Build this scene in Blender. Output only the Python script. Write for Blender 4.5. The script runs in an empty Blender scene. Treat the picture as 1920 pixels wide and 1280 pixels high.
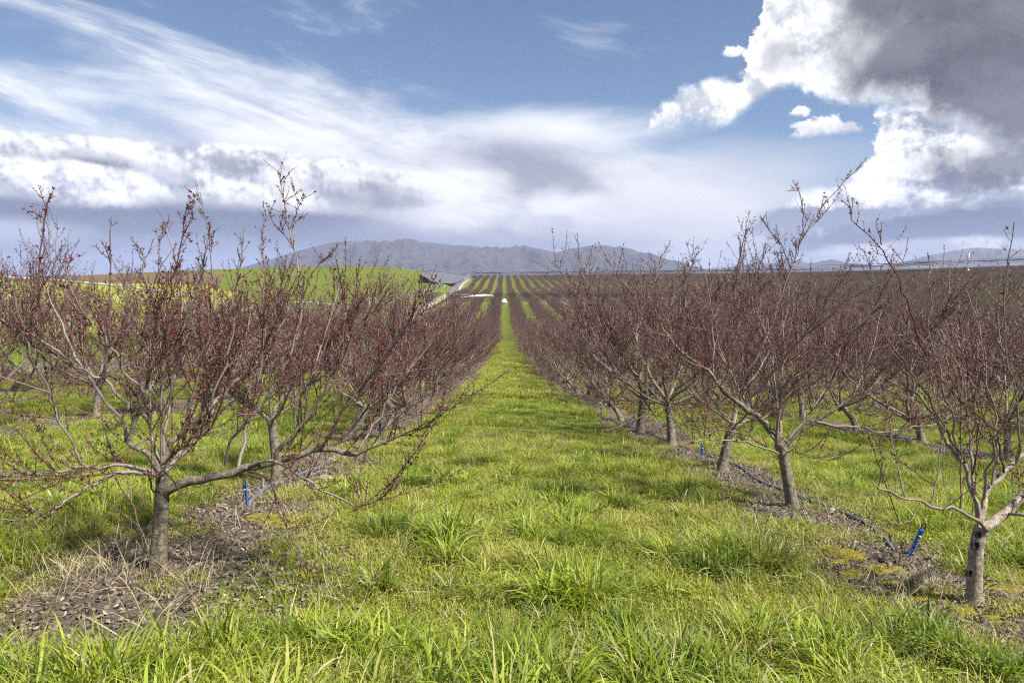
import bpy, math, random
import numpy as np
from mathutils import Vector, Matrix, Euler

S = bpy.context.scene
C = S.collection
R = math.radians
random.seed(7)
RNG = np.random.default_rng(11)

# ------------------------------------------------------------------ camera
CAM_H = 1.7
PITCH = math.atan(120 / 1280)          # horizon at row 520 of 1280
YAW = math.atan(15 / 1280)             # the tree rows run to column 945 of 1920
cam_d = bpy.data.cameras.new('camera')
cam_d.sensor_width = 36.0
cam_d.lens = 24.0
cam_d.clip_start = 0.05
cam_d.clip_end = 60000
cam = bpy.data.objects.new('camera', cam_d)
C.objects.link(cam)
cam.location = (0, 0, CAM_H)
cam.rotation_euler = (R(90) - PITCH, 0, -YAW)
S.camera = cam
CAM_M = np.array(Euler(cam.rotation_euler).to_matrix())
CAM_P = np.array([0, 0, CAM_H])


def ray(px, py):
    d = CAM_M @ np.array([(px - 960) / 1280, (640 - py) / 1280, -1.0])
    return d / np.linalg.norm(d)


def at(px, py, Y):
    """the point that lies Y metres up the slope along the line of sight of a photo pixel"""
    d = ray(px, py)
    return CAM_P + d * (Y / d[1])


def azel(px, py):
    d = ray(px, py)
    return math.atan2(d[0], d[1]), math.asin(d[2])


# ------------------------------------------------------------------ node helper
class N:
    """thin wrapper: arithmetic on sockets makes Math nodes"""
    tree = None

    def __init__(self, s):
        self.s = s

    @staticmethod
    def node(t):
        return N.tree.nodes.new(t)

    @staticmethod
    def plug(sock, v):
        if isinstance(v, N):
            N.tree.links.new(v.s, sock)
        else:
            sock.default_value = v

    @staticmethod
    def math(op, a, b=None, c=None, clamp=False):
        n = N.node('ShaderNodeMath')
        n.operation = op
        n.use_clamp = clamp
        for i, v in enumerate((a, b, c)):
            if v is not None:
                N.plug(n.inputs[i], v)
        return N(n.outputs[0])

    def __add__(s, o): return N.math('ADD', s, o)
    __radd__ = __add__
    def __sub__(s, o): return N.math('SUBTRACT', s, o)
    def __rsub__(s, o): return N.math('SUBTRACT', o, s)
    def __mul__(s, o): return N.math('MULTIPLY', s, o)
    __rmul__ = __mul__
    def __truediv__(s, o): return N.math('DIVIDE', s, o)
    def __neg__(s): return N.math('MULTIPLY', s, -1.0)
    def clamp(s): return N.math('ADD', s, 0.0, clamp=True)
    def max(s, o): return N.math('MAXIMUM', s, o)
    def min(s, o): return N.math('MINIMUM', s, o)
    def abs(s): return N.math('ABSOLUTE', s)
    def pow(s, o): return N.math('POWER', s, o)


def smooth(e0, e1, x, o0=0.0, o1=1.0):
    n = N.node('ShaderNodeMapRange')
    n.interpolation_type = 'SMOOTHSTEP'
    N.plug(n.inputs['Value'], x)
    N.plug(n.inputs['From Min'], e0)
    N.plug(n.inputs['From Max'], e1)
    N.plug(n.inputs['To Min'], o0)
    N.plug(n.inputs['To Max'], o1)
    return N(n.outputs['Result'])


def curve(x, pts, x0, x1, y0, y1):
    """a profile y(x) through the given points, as one Float Curve node"""
    n = N.node('ShaderNodeFloatCurve')
    pts = sorted(((min(max((a - x0) / (x1 - x0), 0), 1), min(max((b - y0) / (y1 - y0), 0), 1)) for a, b in pts))
    cm = n.mapping
    c = cm.curves[0]
    while len(c.points) > 2:
        c.points.remove(c.points[1])
    if pts[0][0] > 0.001:
        pts.insert(0, (0.0, pts[0][1]))
    if pts[-1][0] < 0.999:
        pts.append((1.0, pts[-1][1]))
    c.points[0].location = pts[0]
    c.points[1].location = pts[-1]
    for p in pts[1:-1]:
        c.points.new(*p)
    for p in c.points:
        p.handle_type = 'VECTOR'
    cm.update()
    xn = (x - x0) * (1.0 / (x1 - x0))
    N.plug(n.inputs['Value'], xn.clamp())
    return N(n.outputs[0]) * (y1 - y0) + y0


def noise(vec, scale, detail=4.0, rough=0.55, dist=0.0, dim='3D', color=False, lac=2.0):
    n = N.node('ShaderNodeTexNoise')
    n.noise_dimensions = dim
    N.plug(n.inputs['Vector'], vec)
    n.inputs['Scale'].default_value = scale
    n.inputs['Detail'].default_value = detail
    n.inputs['Roughness'].default_value = rough
    n.inputs['Lacunarity'].default_value = lac
    n.inputs['Distortion'].default_value = dist
    return N(n.outputs['Color' if color else 'Fac'])


def comb(x, y, z):
    n = N.node('ShaderNodeCombineXYZ')
    for i, v in enumerate((x, y, z)):
        N.plug(n.inputs[i], v)
    return N(n.outputs[0])


def sep(v):
    n = N.node('ShaderNodeSeparateXYZ')
    N.plug(n.inputs[0], v)
    return N(n.outputs[0]), N(n.outputs[1]), N(n.outputs[2])


def vmath(op, a, b=None, scale=None):
    n = N.node('ShaderNodeVectorMath')
    n.operation = op
    N.plug(n.inputs[0], a)
    if b is not None:
        N.plug(n.inputs[1], b)
    if scale is not None:
        N.plug(n.inputs['Scale'], scale)
    return N(n.outputs['Vector'])


def mix(f, a, b):
    n = N.node('ShaderNodeMix')
    n.data_type = 'RGBA'
    N.plug(n.inputs[0], f)
    for i, v in ((6, a), (7, b)):
        if isinstance(v, N):
            N.plug(n.inputs[i], v)
        else:
            n.inputs[i].default_value = (*v, 1) if len(v) == 3 else v
    return N(n.outputs[2])


def ramp(f, stops, interp='LINEAR'):
    n = N.node('ShaderNodeValToRGB')
    n.color_ramp.interpolation = interp
    e = n.color_ramp.elements
    while len(e) > 1:
        e.remove(e[-1])
    e[0].position = stops[0][0]
    e[0].color = (*stops[0][1], 1)
    for p, c in stops[1:]:
        x = e.new(p)
        x.color = (*c, 1)
    N.plug(n.inputs[0], f)
    return N(n.outputs[0])


# ------------------------------------------------------------------ sky
SUN_AZ, SUN_EL = R(122), R(50)         # measured from +Y towards +X
S.view_settings.view_transform = 'Standard'
S.view_settings.look = 'None'
S.view_settings.gamma = 1
S.view_settings.use_curve_mapping = False
S.view_settings.exposure = 1.10

W = bpy.data.worlds.new('World')
S.world = W
W.use_nodes = True
N.tree = W.node_tree
N.tree.nodes.clear()
tc = N.node('ShaderNodeTexCoord')
D = N(tc.outputs['Generated'])
dx, dy, dz = sep(D)
AZ = N.math('ARCTAN2', dx, dy)
EL = N.math('ARCSINE', dz)
sky = N.node('ShaderNodeTexSky')
sky.sky_type = 'NISHITA'
sky.sun_disc = False
sky.sun_elevation = SUN_EL
sky.sun_rotation = SUN_AZ
sky.altitude = 400
sky.air_density = 1.0
sky.dust_density = 0.3
sky.ozone_density = 4.0
SKY = N(sky.outputs[0])

A0, A1, E0, E1 = -1.0, 1.0, -0.1, 1.1


def prof(x, pts):
    return curve(x, [azel(*p) for p in pts], A0, A1, E0, E1)


def PX(n):
    return n / 1280.0


# several kinds of turbulence on the sphere of directions
Dst = comb(dx * 1.0, dy * 1.0, dz * 3.4)
puff = noise(D, 8.5, 10.0, 0.57)
puffB = noise(vmath('ADD', D, (0.010, 0.0, 0.017)), 8.5, 10.0, 0.57)
bil = noise(vmath('ADD', D, (5.0, 2.0, 3.0)), 26.0, 8.0, 0.60)
bilB = noise(vmath('ADD', D, (5.004, 2.0, 3.006)), 26.0, 8.0, 0.60)
fine = noise(vmath('ADD', D, (3.1, 1.7, 0.4)), 40.0, 8.0, 0.66)
streak = noise(vmath('ADD', Dst, (1.2, 5.0, 2.0)), 5.0, 8.0, 0.58, 0.25)
soft = noise(vmath('ADD', Dst, (4.0, 0.3, 8.0)), 3.2, 3.0, 0.5)
Dsl = comb(dx * 0.62 - dz * 0.75, dy * 0.62, dz * 3.2 + dx * 0.9)
slant = noise(vmath('ADD', Dsl, (7.0, 3.0, 1.0)), 4.5, 8.0, 0.60, 0.4)
lit = (puff - puffB) * 7.0 + (bil - bilB) * 3.0  # bright where the puffs face the sun
wob = (puff - 0.5) * 0.12 + (bil - 0.5) * 0.055 + (fine - 0.5) * 0.022
wobS = (puff - 0.5) * 0.045 + (bil - 0.5) * 0.015 + (fine - 0.5) * 0.009
AZw = AZ + (fine - 0.5) * 0.02 + (puff - 0.5) * 0.06 + (bil - 0.5) * 0.035

Cp = None          # cloud colour, premultiplied
T = None           # what still passes from the blue behind


def over(col, alpha):
    global Cp, T
    black = (0, 0, 0)
    if Cp is None:
        Cp = mix(alpha, black, col)
        T = 1.0 - alpha
    else:
        Cp = mix(alpha, Cp, col)
        T = T * (1.0 - alpha)


WHITE = (1.05, 1.05, 1.06)
PALE = (0.66, 0.67, 0.72)
front = smooth(1.9, 1.0, AZ.abs())

# far sky all round: scattered clouds behind the viewer of the same sort as in front
back = smooth(0.50, 0.68, noise(vmath('ADD', D, (9.0, 2.0, 5.0)), 2.6, 8.0, 0.55) + 0.02)
over(mix(smooth(-0.2, 0.5, lit), (0.30, 0.32, 0.40), WHITE), back * smooth(0.8, 1.3, AZ.abs()) * smooth(0.0, 0.1, EL))

# 1 veil of high cloud that fans out from the upper left
top1 = prof(AZ, [(-400, 130), (0, 140), (250, 125), (450, 108), (560, 115), (680, 155), (800, 190), (900, 205), (1000, 222), (1200, 272), (1330, 300), (1420, 322), (1600, 390), (1920, 400), (2600, 400)])
edge1 = curve(AZ, [(azel(0, 300)[0], 0.20), (azel(500, 300)[0], 0.11), (azel(900, 300)[0], 0.10), (azel(1150, 300)[0], 0.045), (azel(1400, 300)[0], 0.05), (azel(1900, 300)[0], 0.14)], A0, A1, 0.0, 0.4)
dt = top1 - EL
d1 = dt / edge1 + (slant - 0.5) * 2.0 + (streak - 0.5) * 1.0 + (puff - 0.5) * 0.6
body = smooth(0.0, 0.16, dt)
a1 = smooth(-0.35, 1.0, d1) * smooth(0.20, 0.52, slant * 0.5 + soft * 0.5 + body * 0.42) * 0.97
c1 = mix(smooth(0.33, 0.62, slant * 0.45 + streak * 0.35 + soft * 0.2), (0.64, 0.65, 0.72), (1.08, 1.08, 1.085))
over(c1, a1 * front)
# faint wisps over the upper left
a1b = smooth(0.52, 0.80, slant) * smooth(azel(960, 0)[0], azel(300, 0)[0], AZ) * 0.55
over(WHITE, a1b * smooth(0.05, 0.15, EL) * front)
a1c = smooth(0.57, 0.80, slant) * 0.30
over(WHITE, a1c * smooth(0.05, 0.15, EL) * front)

# 2 blue grey shower cloud inside the veil, and its paler skirts
def blob(cx, cy, rx, ry, wobble, k=1.0):
    a, e = azel(cx, cy)
    u = (AZ - a) * (1.0 / PX(rx))
    v = (EL - e) * (1.0 / PX(ry))
    q = N.math('SQRT', u * u + v * v)
    return smooth(1.25, 0.15, q + wobble) * k

over((0.80, 0.80, 0.83), blob(1280, 385, 320, 130, (soft - 0.5) * 1.4, 0.75))
over(WHITE, blob(1040, 245, 260, 42, (streak - 0.5) * 1.5, 0.8))
over((0.275, 0.29, 0.37), blob(1000, 350, 190, 125, (soft - 0.5) * 2.4 + (puff - 0.5) * 1.4 + (slant - 0.5) * 1.4, 0.85) * smooth(-0.005, 0.06, dt + (slant - 0.5) * 0.05))
over((0.30, 0.32, 0.43), blob(880, 300, 190, 28, (streak - 0.5) * 1.8, 0.45))
low2 = smooth(azel(900, 395)[1], azel(900, 470)[1], EL + (soft - 0.5) * 0.05)
over((0.30, 0.315, 0.40), low2 * smooth(azel(560, 0)[0], azel(760, 0)[0], AZ) * smooth(azel(1330, 0)[0], azel(1050, 0)[0], AZ + (soft - 0.5) * 0.3) * 0.80)

# 3 the slate blue cloud base low on the left, paler at the horizon
e3 = smooth(azel(300, 360)[1], azel(300, 400)[1], EL + (soft - 0.5) * 0.03)
c3 = mix(smooth(azel(300, 525)[1], azel(300, 440)[1], EL + (streak - 0.5) * 0.03), (0.32, 0.365, 0.47), (0.070, 0.088, 0.155))
over(c3, e3 * smooth(azel(900, 0)[0], azel(560, 0)[0], AZ + (soft - 0.5) * 0.35) * 0.95)
over((0.62, 0.65, 0.76), blob(20, 436, 110, 24, (soft - 0.5) * 1.3, 0.85))
over((0.30, 0.36, 0.55), blob(330, 458, 260, 18, (streak - 0.5) * 1.6, 0.6))


# 4 two rolls of cumulus on the left: bright crest, grey belly
def roll(top, bot, rim, crest_col, belly_col, az_end, soft_bot, gain=0.55):
    tp = prof(AZw, top)
    bt = prof(AZw, bot)
    h = tp - EL + wobS * 0.75
    a = smooth(0.0, 0.010, h) * smooth(-soft_bot, soft_bot, EL - bt + (soft - 0.5) * 0.05 + wobS)
    a = a * smooth(azel(az_end, 0)[0], azel(az_end - 160, 0)[0], AZ + (streak - 0.5) * 0.25 + wobS)
    shade = smooth(PX(rim) * 0.5, PX(rim) * 1.7, h + (puff - 0.5) * 0.09 - lit * 0.006)
    col = mix(shade, mix(smooth(-0.8, 0.45, lit), crest_col[0], crest_col[1]), belly_col)
    over(col, a)

roll([(-500, 236), (0, 244), (200, 252), (400, 262), (520, 276), (640, 292), (760, 320), (840, 346)],
     [(-500, 330), (0, 330), (300, 345), (640, 372), (840, 380)],
     40, ((0.42, 0.44, 0.51), (1.12, 1.12, 1.12)), (0.15, 0.16, 0.22), 860, 0.02)
roll([(400, 322), (480, 312), (560, 312), (640, 318), (720, 334), (780, 352)],
     [(400, 352), (600, 372), (780, 380)],
     46, ((0.42, 0.44, 0.51), (1.0, 1.0, 1.0)), (0.30, 0.315, 0.38), 800, 0.02)
roll([(-500, 280), (0, 287), (120, 295), (240, 318), (330, 326), (370, 311), (410, 318), (450, 334), (520, 342), (600, 356), (660, 374)],
     [(-500, 360), (0, 362), (100, 378), (300, 386), (450, 380), (560, 386), (660, 384)],
     104, ((0.36, 0.38, 0.46), (1.22, 1.20, 1.19)), (0.11, 0.13, 0.21), 690, 0.014)

# 5 bright layer low on the right, slate blue gap under it, white strip above the far range
over((0.075, 0.095, 0.18), smooth(azel(1700, 360)[1], azel(1700, 400)[1], EL) * smooth(azel(1400, 0)[0], azel(1520, 0)[0], AZ + (streak - 0.5) * 0.12) * 0.95)
a5 = smooth(azel(1800, 441)[1], azel(1800, 456)[1], EL + (slant - 0.5) * 0.03 + wobS * 0.4 + (AZ - azel(1800, 0)[0]) * -0.05)
over(mix(smooth(-0.4, 0.4, lit + (streak - 0.5) * 3.0), (0.60, 0.63, 0.70), (1.1, 1.08, 1.03)), a5 * smooth(azel(1480, 0)[0], azel(1620, 0)[0], AZ + (streak - 0.5) * 0.2))
over((0.50, 0.54, 0.66), smooth(azel(1500, 462)[1], azel(1500, 500)[1], EL) * smooth(azel(1380, 0)[0], azel(1460, 0)[0], AZ) * smooth(azel(1720, 0)[0], azel(1560, 0)[0], AZ) * 0.6)

tp5 = prof(AZw, [(1390, 432), (1410, 418), (1450, 388), (1520, 352), (1590, 325), (1618, 290), (1640, 205), (1700, 185), (1920, 185), (2600, 185)])
bt5 = prof(AZ, [(1390, 432), (1430, 424), (1500, 432), (1600, 420), (1700, 398), (1800, 380), (1920, 372), (2600, 372)])
h5 = tp5 - EL + wobS
a5b = smooth(0.0, 0.016, h5) * smooth(-0.016, 0.012, EL - bt5 + (streak - 0.5) * 0.13 + wobS)
sh5 = smooth(0.10, 0.62, smooth(azel(1700, 255)[1], azel(1700, 415)[1], EL) * 0.62 + (streak - 0.5) * 2.0 - lit * 0.45 + (puff - 0.5) * 0.9)
over(mix(sh5, (1.12, 1.12, 1.12), (0.30, 0.33, 0.43)), a5b)

# 6 the big cloud at the upper right: sunlit rim, dark body
tp6 = prof(AZw, [(1180, 275), (1196, 240), (1232, 186), (1280, 158), (1340, 150), (1385, 146), (1396, 110), (1403, 60), (1410, 0), (1424, -90), (1450, -260), (1520, -420), (2000, -700), (2600, -900)])
bt6 = prof(AZw, [(1180, 262), (1205, 258), (1262, 250), (1300, 226), (1340, 236), (1380, 232), (1420, 200), (1455, 182), (1490, 172), (1520, 196), (1600, 208), (1640, 200), (1690, 208), (1750, 236), (1800, 275), (1860, 305), (1920, 322), (2600, 330)])
h6 = tp6 - EL + wob * 0.55
g6 = EL - bt6 + wob * 0.55
a6 = smooth(0.0, 0.020, h6) * smooth(0.0, 0.020, g6)
ed6 = prof(EL * -1.0 + 0.3, [(0, 0)]) if False else None
dark_az = curve(EL, [(azel(1500, 330)[1], azel(1800, 0)[0]), (azel(1500, 260)[1], azel(1680, 0)[0]), (azel(1500, 200)[1], azel(1575, 0)[0]), (azel(1500, 140)[1], azel(1545, 0)[0]), (azel(1500, 60)[1], azel(1520, 0)[0]), (azel(1500, 0)[1], azel(1500, 0)[0]), (0.8, 0.6)], -0.1, 1.1, A0, A1)
dk = smooth(-0.07, 0.11, AZ - dark_az + (puff - 0.5) * 0.42 + (bil - 0.5) * 0.12 + (soft - 0.5) * 0.14 - lit * 0.016)
dk = (dk + blob(1462, 122, 46, 44, (puff - 0.5) * 2.2 + (bil - 0.5) * 1.2, 0.60)).min(1.0) * smooth(0.0, 0.05, g6 + (bil - 0.5) * 0.05)
big = noise(vmath('ADD', Dsl, (2.0, 8.0, 4.0)), 3.4, 9.0, 0.60, 0.3)
deep = mix(smooth(0.36, 0.66, big * 0.6 + puff * 0.4 + lit * 0.035), (0.062, 0.062, 0.072), (0.19, 0.19, 0.21))
over(mix(dk, mix(smooth(-0.7, 0.55, lit), (0.56, 0.58, 0.64), (1.2, 1.2, 1.2)), deep), a6)
over((0.11, 0.11, 0.135), blob(1890, 312, 120, 34, (puff - 0.5) * 3.0 + (bil - 0.5) * 1.5, 0.85))

# 7 the small clouds beside it
def puffball(cx, cy, rx, ry):
    a = blob(cx, cy, rx * 1.25, ry * 1.35, (puff - 0.5) * 1.6 + (bil - 0.5) * 2.6 + (fine - 0.5) * 1.4)
    a = smooth(0.22, 0.60, a) * smooth(PX(-ry) * 0.95, PX(-ry) * 0.35, EL - azel(cx, cy)[1] + wobS * 0.8)
    over(mix(smooth(-1.0, 0.5, (EL - azel(cx, cy)[1]) * (1.0 / PX(ry)) + lit), (0.60, 0.63, 0.71), (0.98, 0.98, 0.98)), a)

puffball(1547, 244, 40, 19)
puffball(1502, 213, 13, 10)
puffball(1380, 98, 19, 11)

blue = N(vmath('SCALE', SKY, scale=T).s)
b1 = N.node('ShaderNodeBackground')
b1.inputs['Strength'].default_value = 0.054
N.plug(b1.inputs['Color'], blue)
b2 = N.node('ShaderNodeBackground')
b2.inputs['Strength'].default_value = 0.56
N.plug(b2.inputs['Color'], Cp)
ad = N.node('ShaderNodeAddShader')
N.tree.links.new(b1.outputs[0], ad.inputs[0])
N.tree.links.new(b2.outputs[0], ad.inputs[1])
wo = N.node('ShaderNodeOutputWorld')
N.tree.links.new(ad.outputs[0], wo.inputs[0])

# ------------------------------------------------------------------ sun
sd = bpy.data.lights.new('sun', 'SUN')
sd.energy = 5.0
sd.angle = R(3)
sd.color = (1.0, 0.955, 0.88)
sun = bpy.data.objects.new('sun', sd)
C.objects.link(sun)
sdir = Vector((math.sin(SUN_AZ) * math.cos(SUN_EL), math.cos(SUN_AZ) * math.cos(SUN_EL), math.sin(SUN_EL)))
sun.rotation_euler = sdir.to_track_quat('Z', 'Y').to_euler()
sun.location = (0, 0, 60)

S.cycles.max_bounces = 6
S.cycles.diffuse_bounces = 3
S.cycles.transmission_bounces = 4
S.cycles.transparent_max_bounces = 12
S.cycles.volume_bounces = 0
S.cycles.use_denoising = False
S.cycles.adaptive_threshold = 0.004
S.cycles.denoiser = 'OPENIMAGEDENOISE'
S.cycles.denoising_input_passes = 'RGB_ALBEDO_NORMAL'
S.cycles.denoising_prefilter = 'ACCURATE'
S.cycles.pixel_filter_type = 'BLACKMAN_HARRIS'
S.cycles.filter_width = 1.15
S.cycles.sample_clamp_indirect = 2.0
S.cycles.sample_clamp_direct = 8.0

# ------------------------------------------------------------------ numbers: noise, terrain
class Val:
    """tileable value noise"""
    def __init__(s, seed, n=256):
        s.t = np.random.default_rng(seed).random((n, n))
        s.n = n

    def __call__(s, x, y):
        xi = np.floor(x).astype(int)
        yi = np.floor(y).astype(int)
        fx, fy = x - xi, y - yi
        fx = fx * fx * (3 - 2 * fx)
        fy = fy * fy * (3 - 2 * fy)
        n = s.n
        a = s.t[xi % n, yi % n]
        b = s.t[(xi + 1) % n, yi % n]
        c = s.t[xi % n, (yi + 1) % n]
        d = s.t[(xi + 1) % n, (yi + 1) % n]
        return (a * (1 - fx) + b * fx) * (1 - fy) + (c * (1 - fx) + d * fx) * fy


VN = [Val(k) for k in range(6)]


def fbm(x, y, octv=4, rough=0.5, seed=0, ridge=False):
    x = np.asarray(x, float)
    y = np.asarray(y, float)
    tot = np.zeros(np.broadcast(x, y).shape)
    amp, den, f = 1.0, 0.0, 1.0
    for o in range(octv):
        v = VN[(seed + o) % 6](x * f + 17.3 * o, y * f + 9.1 * o)
        if ridge:
            v = 1 - abs(2 * v - 1)
        tot += v * amp
        den += amp
        amp *= rough
        f *= 2.03
    return tot / den


def sst(a, b, x):
    t = np.clip((np.asarray(x, float) - a) / (b - a), 0, 1)
    return t * t * (3 - 2 * t)


ROW0, ROWGAP, TREEGAP = 3.47, 6.13, 2.92

# depth of the ground under the eye, along the middle lane
_py = np.arange(-80, 1600.0, 1.0)
_pk = [(-80, 6.0), (0, -1.70), (20, -3.95), (40, -6.15), (60, -8.0), (85, -9.7), (110, -10.7), (145, -11.2), (180, -10.8), (240, -9.3), (300, -9.2), (360, -9.1), (430, -8.4), (492, -4.4), (560, -2.6), (620, -0.9), (660, -0.6), (720, -2.0), (900, -6.0), (1600, -6.0)]
_pz = np.interp(_py, [p[0] for p in _pk], [p[1] for p in _pk])
_w = np.hanning(31)
_pz2 = np.convolve(np.pad(_pz, 15, mode='edge'), _w / _w.sum(), 'valid')
_bl = sst(22, 40, _py)
_pz = _pz * (1 - _bl) + _pz2 * _bl
_near = np.interp(_py, [-80, 0, 32], [7.34, -1.70, -1.70 - 0.113 * 32])
_nb = sst(32, 20, _py)
_pz = _near * _nb + _pz * (1 - _nb)

_uk = [0.0, 0.20, 0.434, 0.60, 0.76, 1.2]
_yk = [180, 240, 300, 360, 400, 440, 500, 560, 600, 640, 700, 900, 1500]
_zk = np.array([
    [np.interp(y, _py, _pz) for y in _yk],
    [-10.6, -9.4, -9.0, -8.2, -7.2, -6.0, -3.4, -0.9, 0.4, 0.6, -0.6, -6, -6],
    [-10.2, -8.6, -6.8, -4.6, -3.0, -1.0, 1.0, 1.5, 1.4, 1.0, -0.2, -6, -6],
    [-9.8, -7.4, -4.4, -0.7, 1.2, 2.6, 3.0, 2.7, 2.2, 1.4, 0.0, -6, -6],
    [-9.4, -5.4, -0.6, 3.0, 4.2, 4.6, 4.0, 2.8, 1.8, 0.9, -0.5, -6, -6],
    [-9.0, -4.4, 0.8, 4.4, 5.2, 5.4, 4.5, 3.0, 1.8, 0.9, -0.5, -6, -6]])


def far_right(X, Y):
    u = np.clip(X / np.maximum(Y, 1), 0, 1.2)
    yi = np.clip(np.searchsorted(_yk, Y) - 1, 0, len(_yk) - 2)
    yy = np.array(_yk, float)
    ty = np.clip((Y - yy[yi]) / (yy[yi + 1] - yy[yi]), 0, 1)
    ui = np.clip(np.searchsorted(_uk, u) - 1, 0, len(_uk) - 2)
    uu = np.array(_uk)
    tu = np.clip((u - uu[ui]) / (uu[ui + 1] - uu[ui]), 0, 1)
    return ((_zk[ui, yi] * (1 - ty) + _zk[ui, yi + 1] * ty) * (1 - tu) + (_zk[ui + 1, yi] * (1 - ty) + _zk[ui + 1, yi + 1] * ty) * tu)


def edge_x(Y):
    """the left side of the orchard"""
    return np.interp(Y, [-50, 40, 150, 240, 490, 700], [-20.5, -20.5, -20.5, -24.5, -29, -31])


def hill(X, Y):
    hx = np.interp(X, [-1200, -520, -396, -300, -230, -160, -115, -85, -60, -38, 0], [0, 0.2, 2.5, 8.4, 11.4, 13.6, 13.9, 12.0, 7.4, 2.0, 0])
    hx = hx * 0.5 + 0.25 * (np.interp(X - 14, [-1200, -520, -396, -300, -230, -160, -115, -85, -60, -38, 0], [0, 0.2, 2.5, 8.4, 11.4, 13.6, 13.9, 12.0, 7.4, 2.0, 0]) + np.interp(X + 14, [-1200, -520, -396, -300, -230, -160, -115, -85, -60, -38, 0], [0, 0.2, 2.5, 8.4, 11.4, 13.6, 13.9, 12.0, 7.4, 2.0, 0]))
    return hx * sst(300, 590, Y) * sst(1000, 680, Y)


def G(X, Y):
    """height of the bare ground"""
    X = np.asarray(X, float)
    Y = np.asarray(Y, float)
    P = np.interp(Y, _py, _pz)
    z = P + (-0.04 * np.clip(X, -16, 14)) * sst(100, 35, Y)
    w = sst(165, 260, Y) * (X > 0)
    z = z * (1 - w) + far_right(X, np.clip(Y, 180, 1500)) * w
    F = np.interp(Y, [-80, 0, 20, 40, 52, 69, 100, 130, 200, 270, 330, 400, 600, 900, 12000], [4, -1.2, -2.2, -3.0, -4.2, -5.9, -7.6, -8.6, -8.8, -8.2, -7.0, -5.6, -4.2, -6, -6])
    F = F + hill(X, Y)
    e = edge_x(Y)
    b = sst(e + 1.5, e - np.interp(Y, [0, 240, 480, 640], [5, 12, 8, 8]), X)
    z = z * (1 - b) + F * b
    z = z + (fbm(X * 0.5, Y * 0.5, 3, 0.5, 1) - 0.5) * 0.10 * sst(120, 40, abs(Y)) + (fbm(X * 2.2, Y * 2.2, 3, 0.55, 2) - 0.5) * 0.05 * sst(40, 15, abs(Y))
    return z + CAM_H


def ground_hit(px, py):
    d = ray(px, py)
    t = 1.0
    for _ in range(4000):
        p = CAM_P + d * t
        if p[2] <= G(p[0], p[1]):
            break
        t += 0.01 if t < 40 else 0.25
    return CAM_P + d * t


def gz(x, y):
    return float(G(np.array([x]), np.array([y]))[0])


# ------------------------------------------------------------------ mesh helpers
def mesh_np(name, verts, faces, smooth_=True, uv=None):
    """faces: list of (M,k) integer arrays"""
    me = bpy.data.meshes.new(name)
    verts = np.asarray(verts, np.float32)
    me.vertices.add(len(verts))
    me.vertices.foreach_set('co', verts.ravel())
    faces = [np.asarray(f, np.int32) for f in faces if len(f)]
    nl = sum(f.size for f in faces)
    nf = sum(len(f) for f in faces)
    me.loops.add(nl)
    me.polygons.add(nf)
    if nl:
        me.loops.foreach_set('vertex_index', np.concatenate([f.ravel() for f in faces]))
        tot = np.concatenate([np.full(len(f), f.shape[1], np.int32) for f in faces])
        start = np.concatenate([[0], np.cumsum(tot)[:-1]]).astype(np.int32)
        me.polygons.foreach_set('loop_start', start)
        me.polygons.foreach_set('loop_total', tot)
        me.polygons.foreach_set('use_smooth', np.full(nf, smooth_, bool))
    me.update(calc_edges=True)
    return me


def link(name, me, mat=None, parent=None, loc=None):
    if mat is not None and not me.materials:
        me.materials.append(mat)
    o = bpy.data.objects.new(name, me)
    C.objects.link(o)
    if parent is not None:
        o.parent = parent
    if loc is not None:
        o.location = loc
    return o


def tag(o, label=None, cat=None, group=None, kind=None):
    for k, v in (('label', label), ('category', cat), ('group', group), ('kind', kind)):
        if v:
            o[k] = v
    return o


def thing(name, label, cat, loc=(0, 0, 0), rz=0, group=None):
    o = bpy.data.objects.new(name, None)
    o.empty_display_size = 0.2
    C.objects.link(o)
    o.location = loc
    o.rotation_euler = (0, 0, rz)
    return tag(o, label, cat, group)


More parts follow.
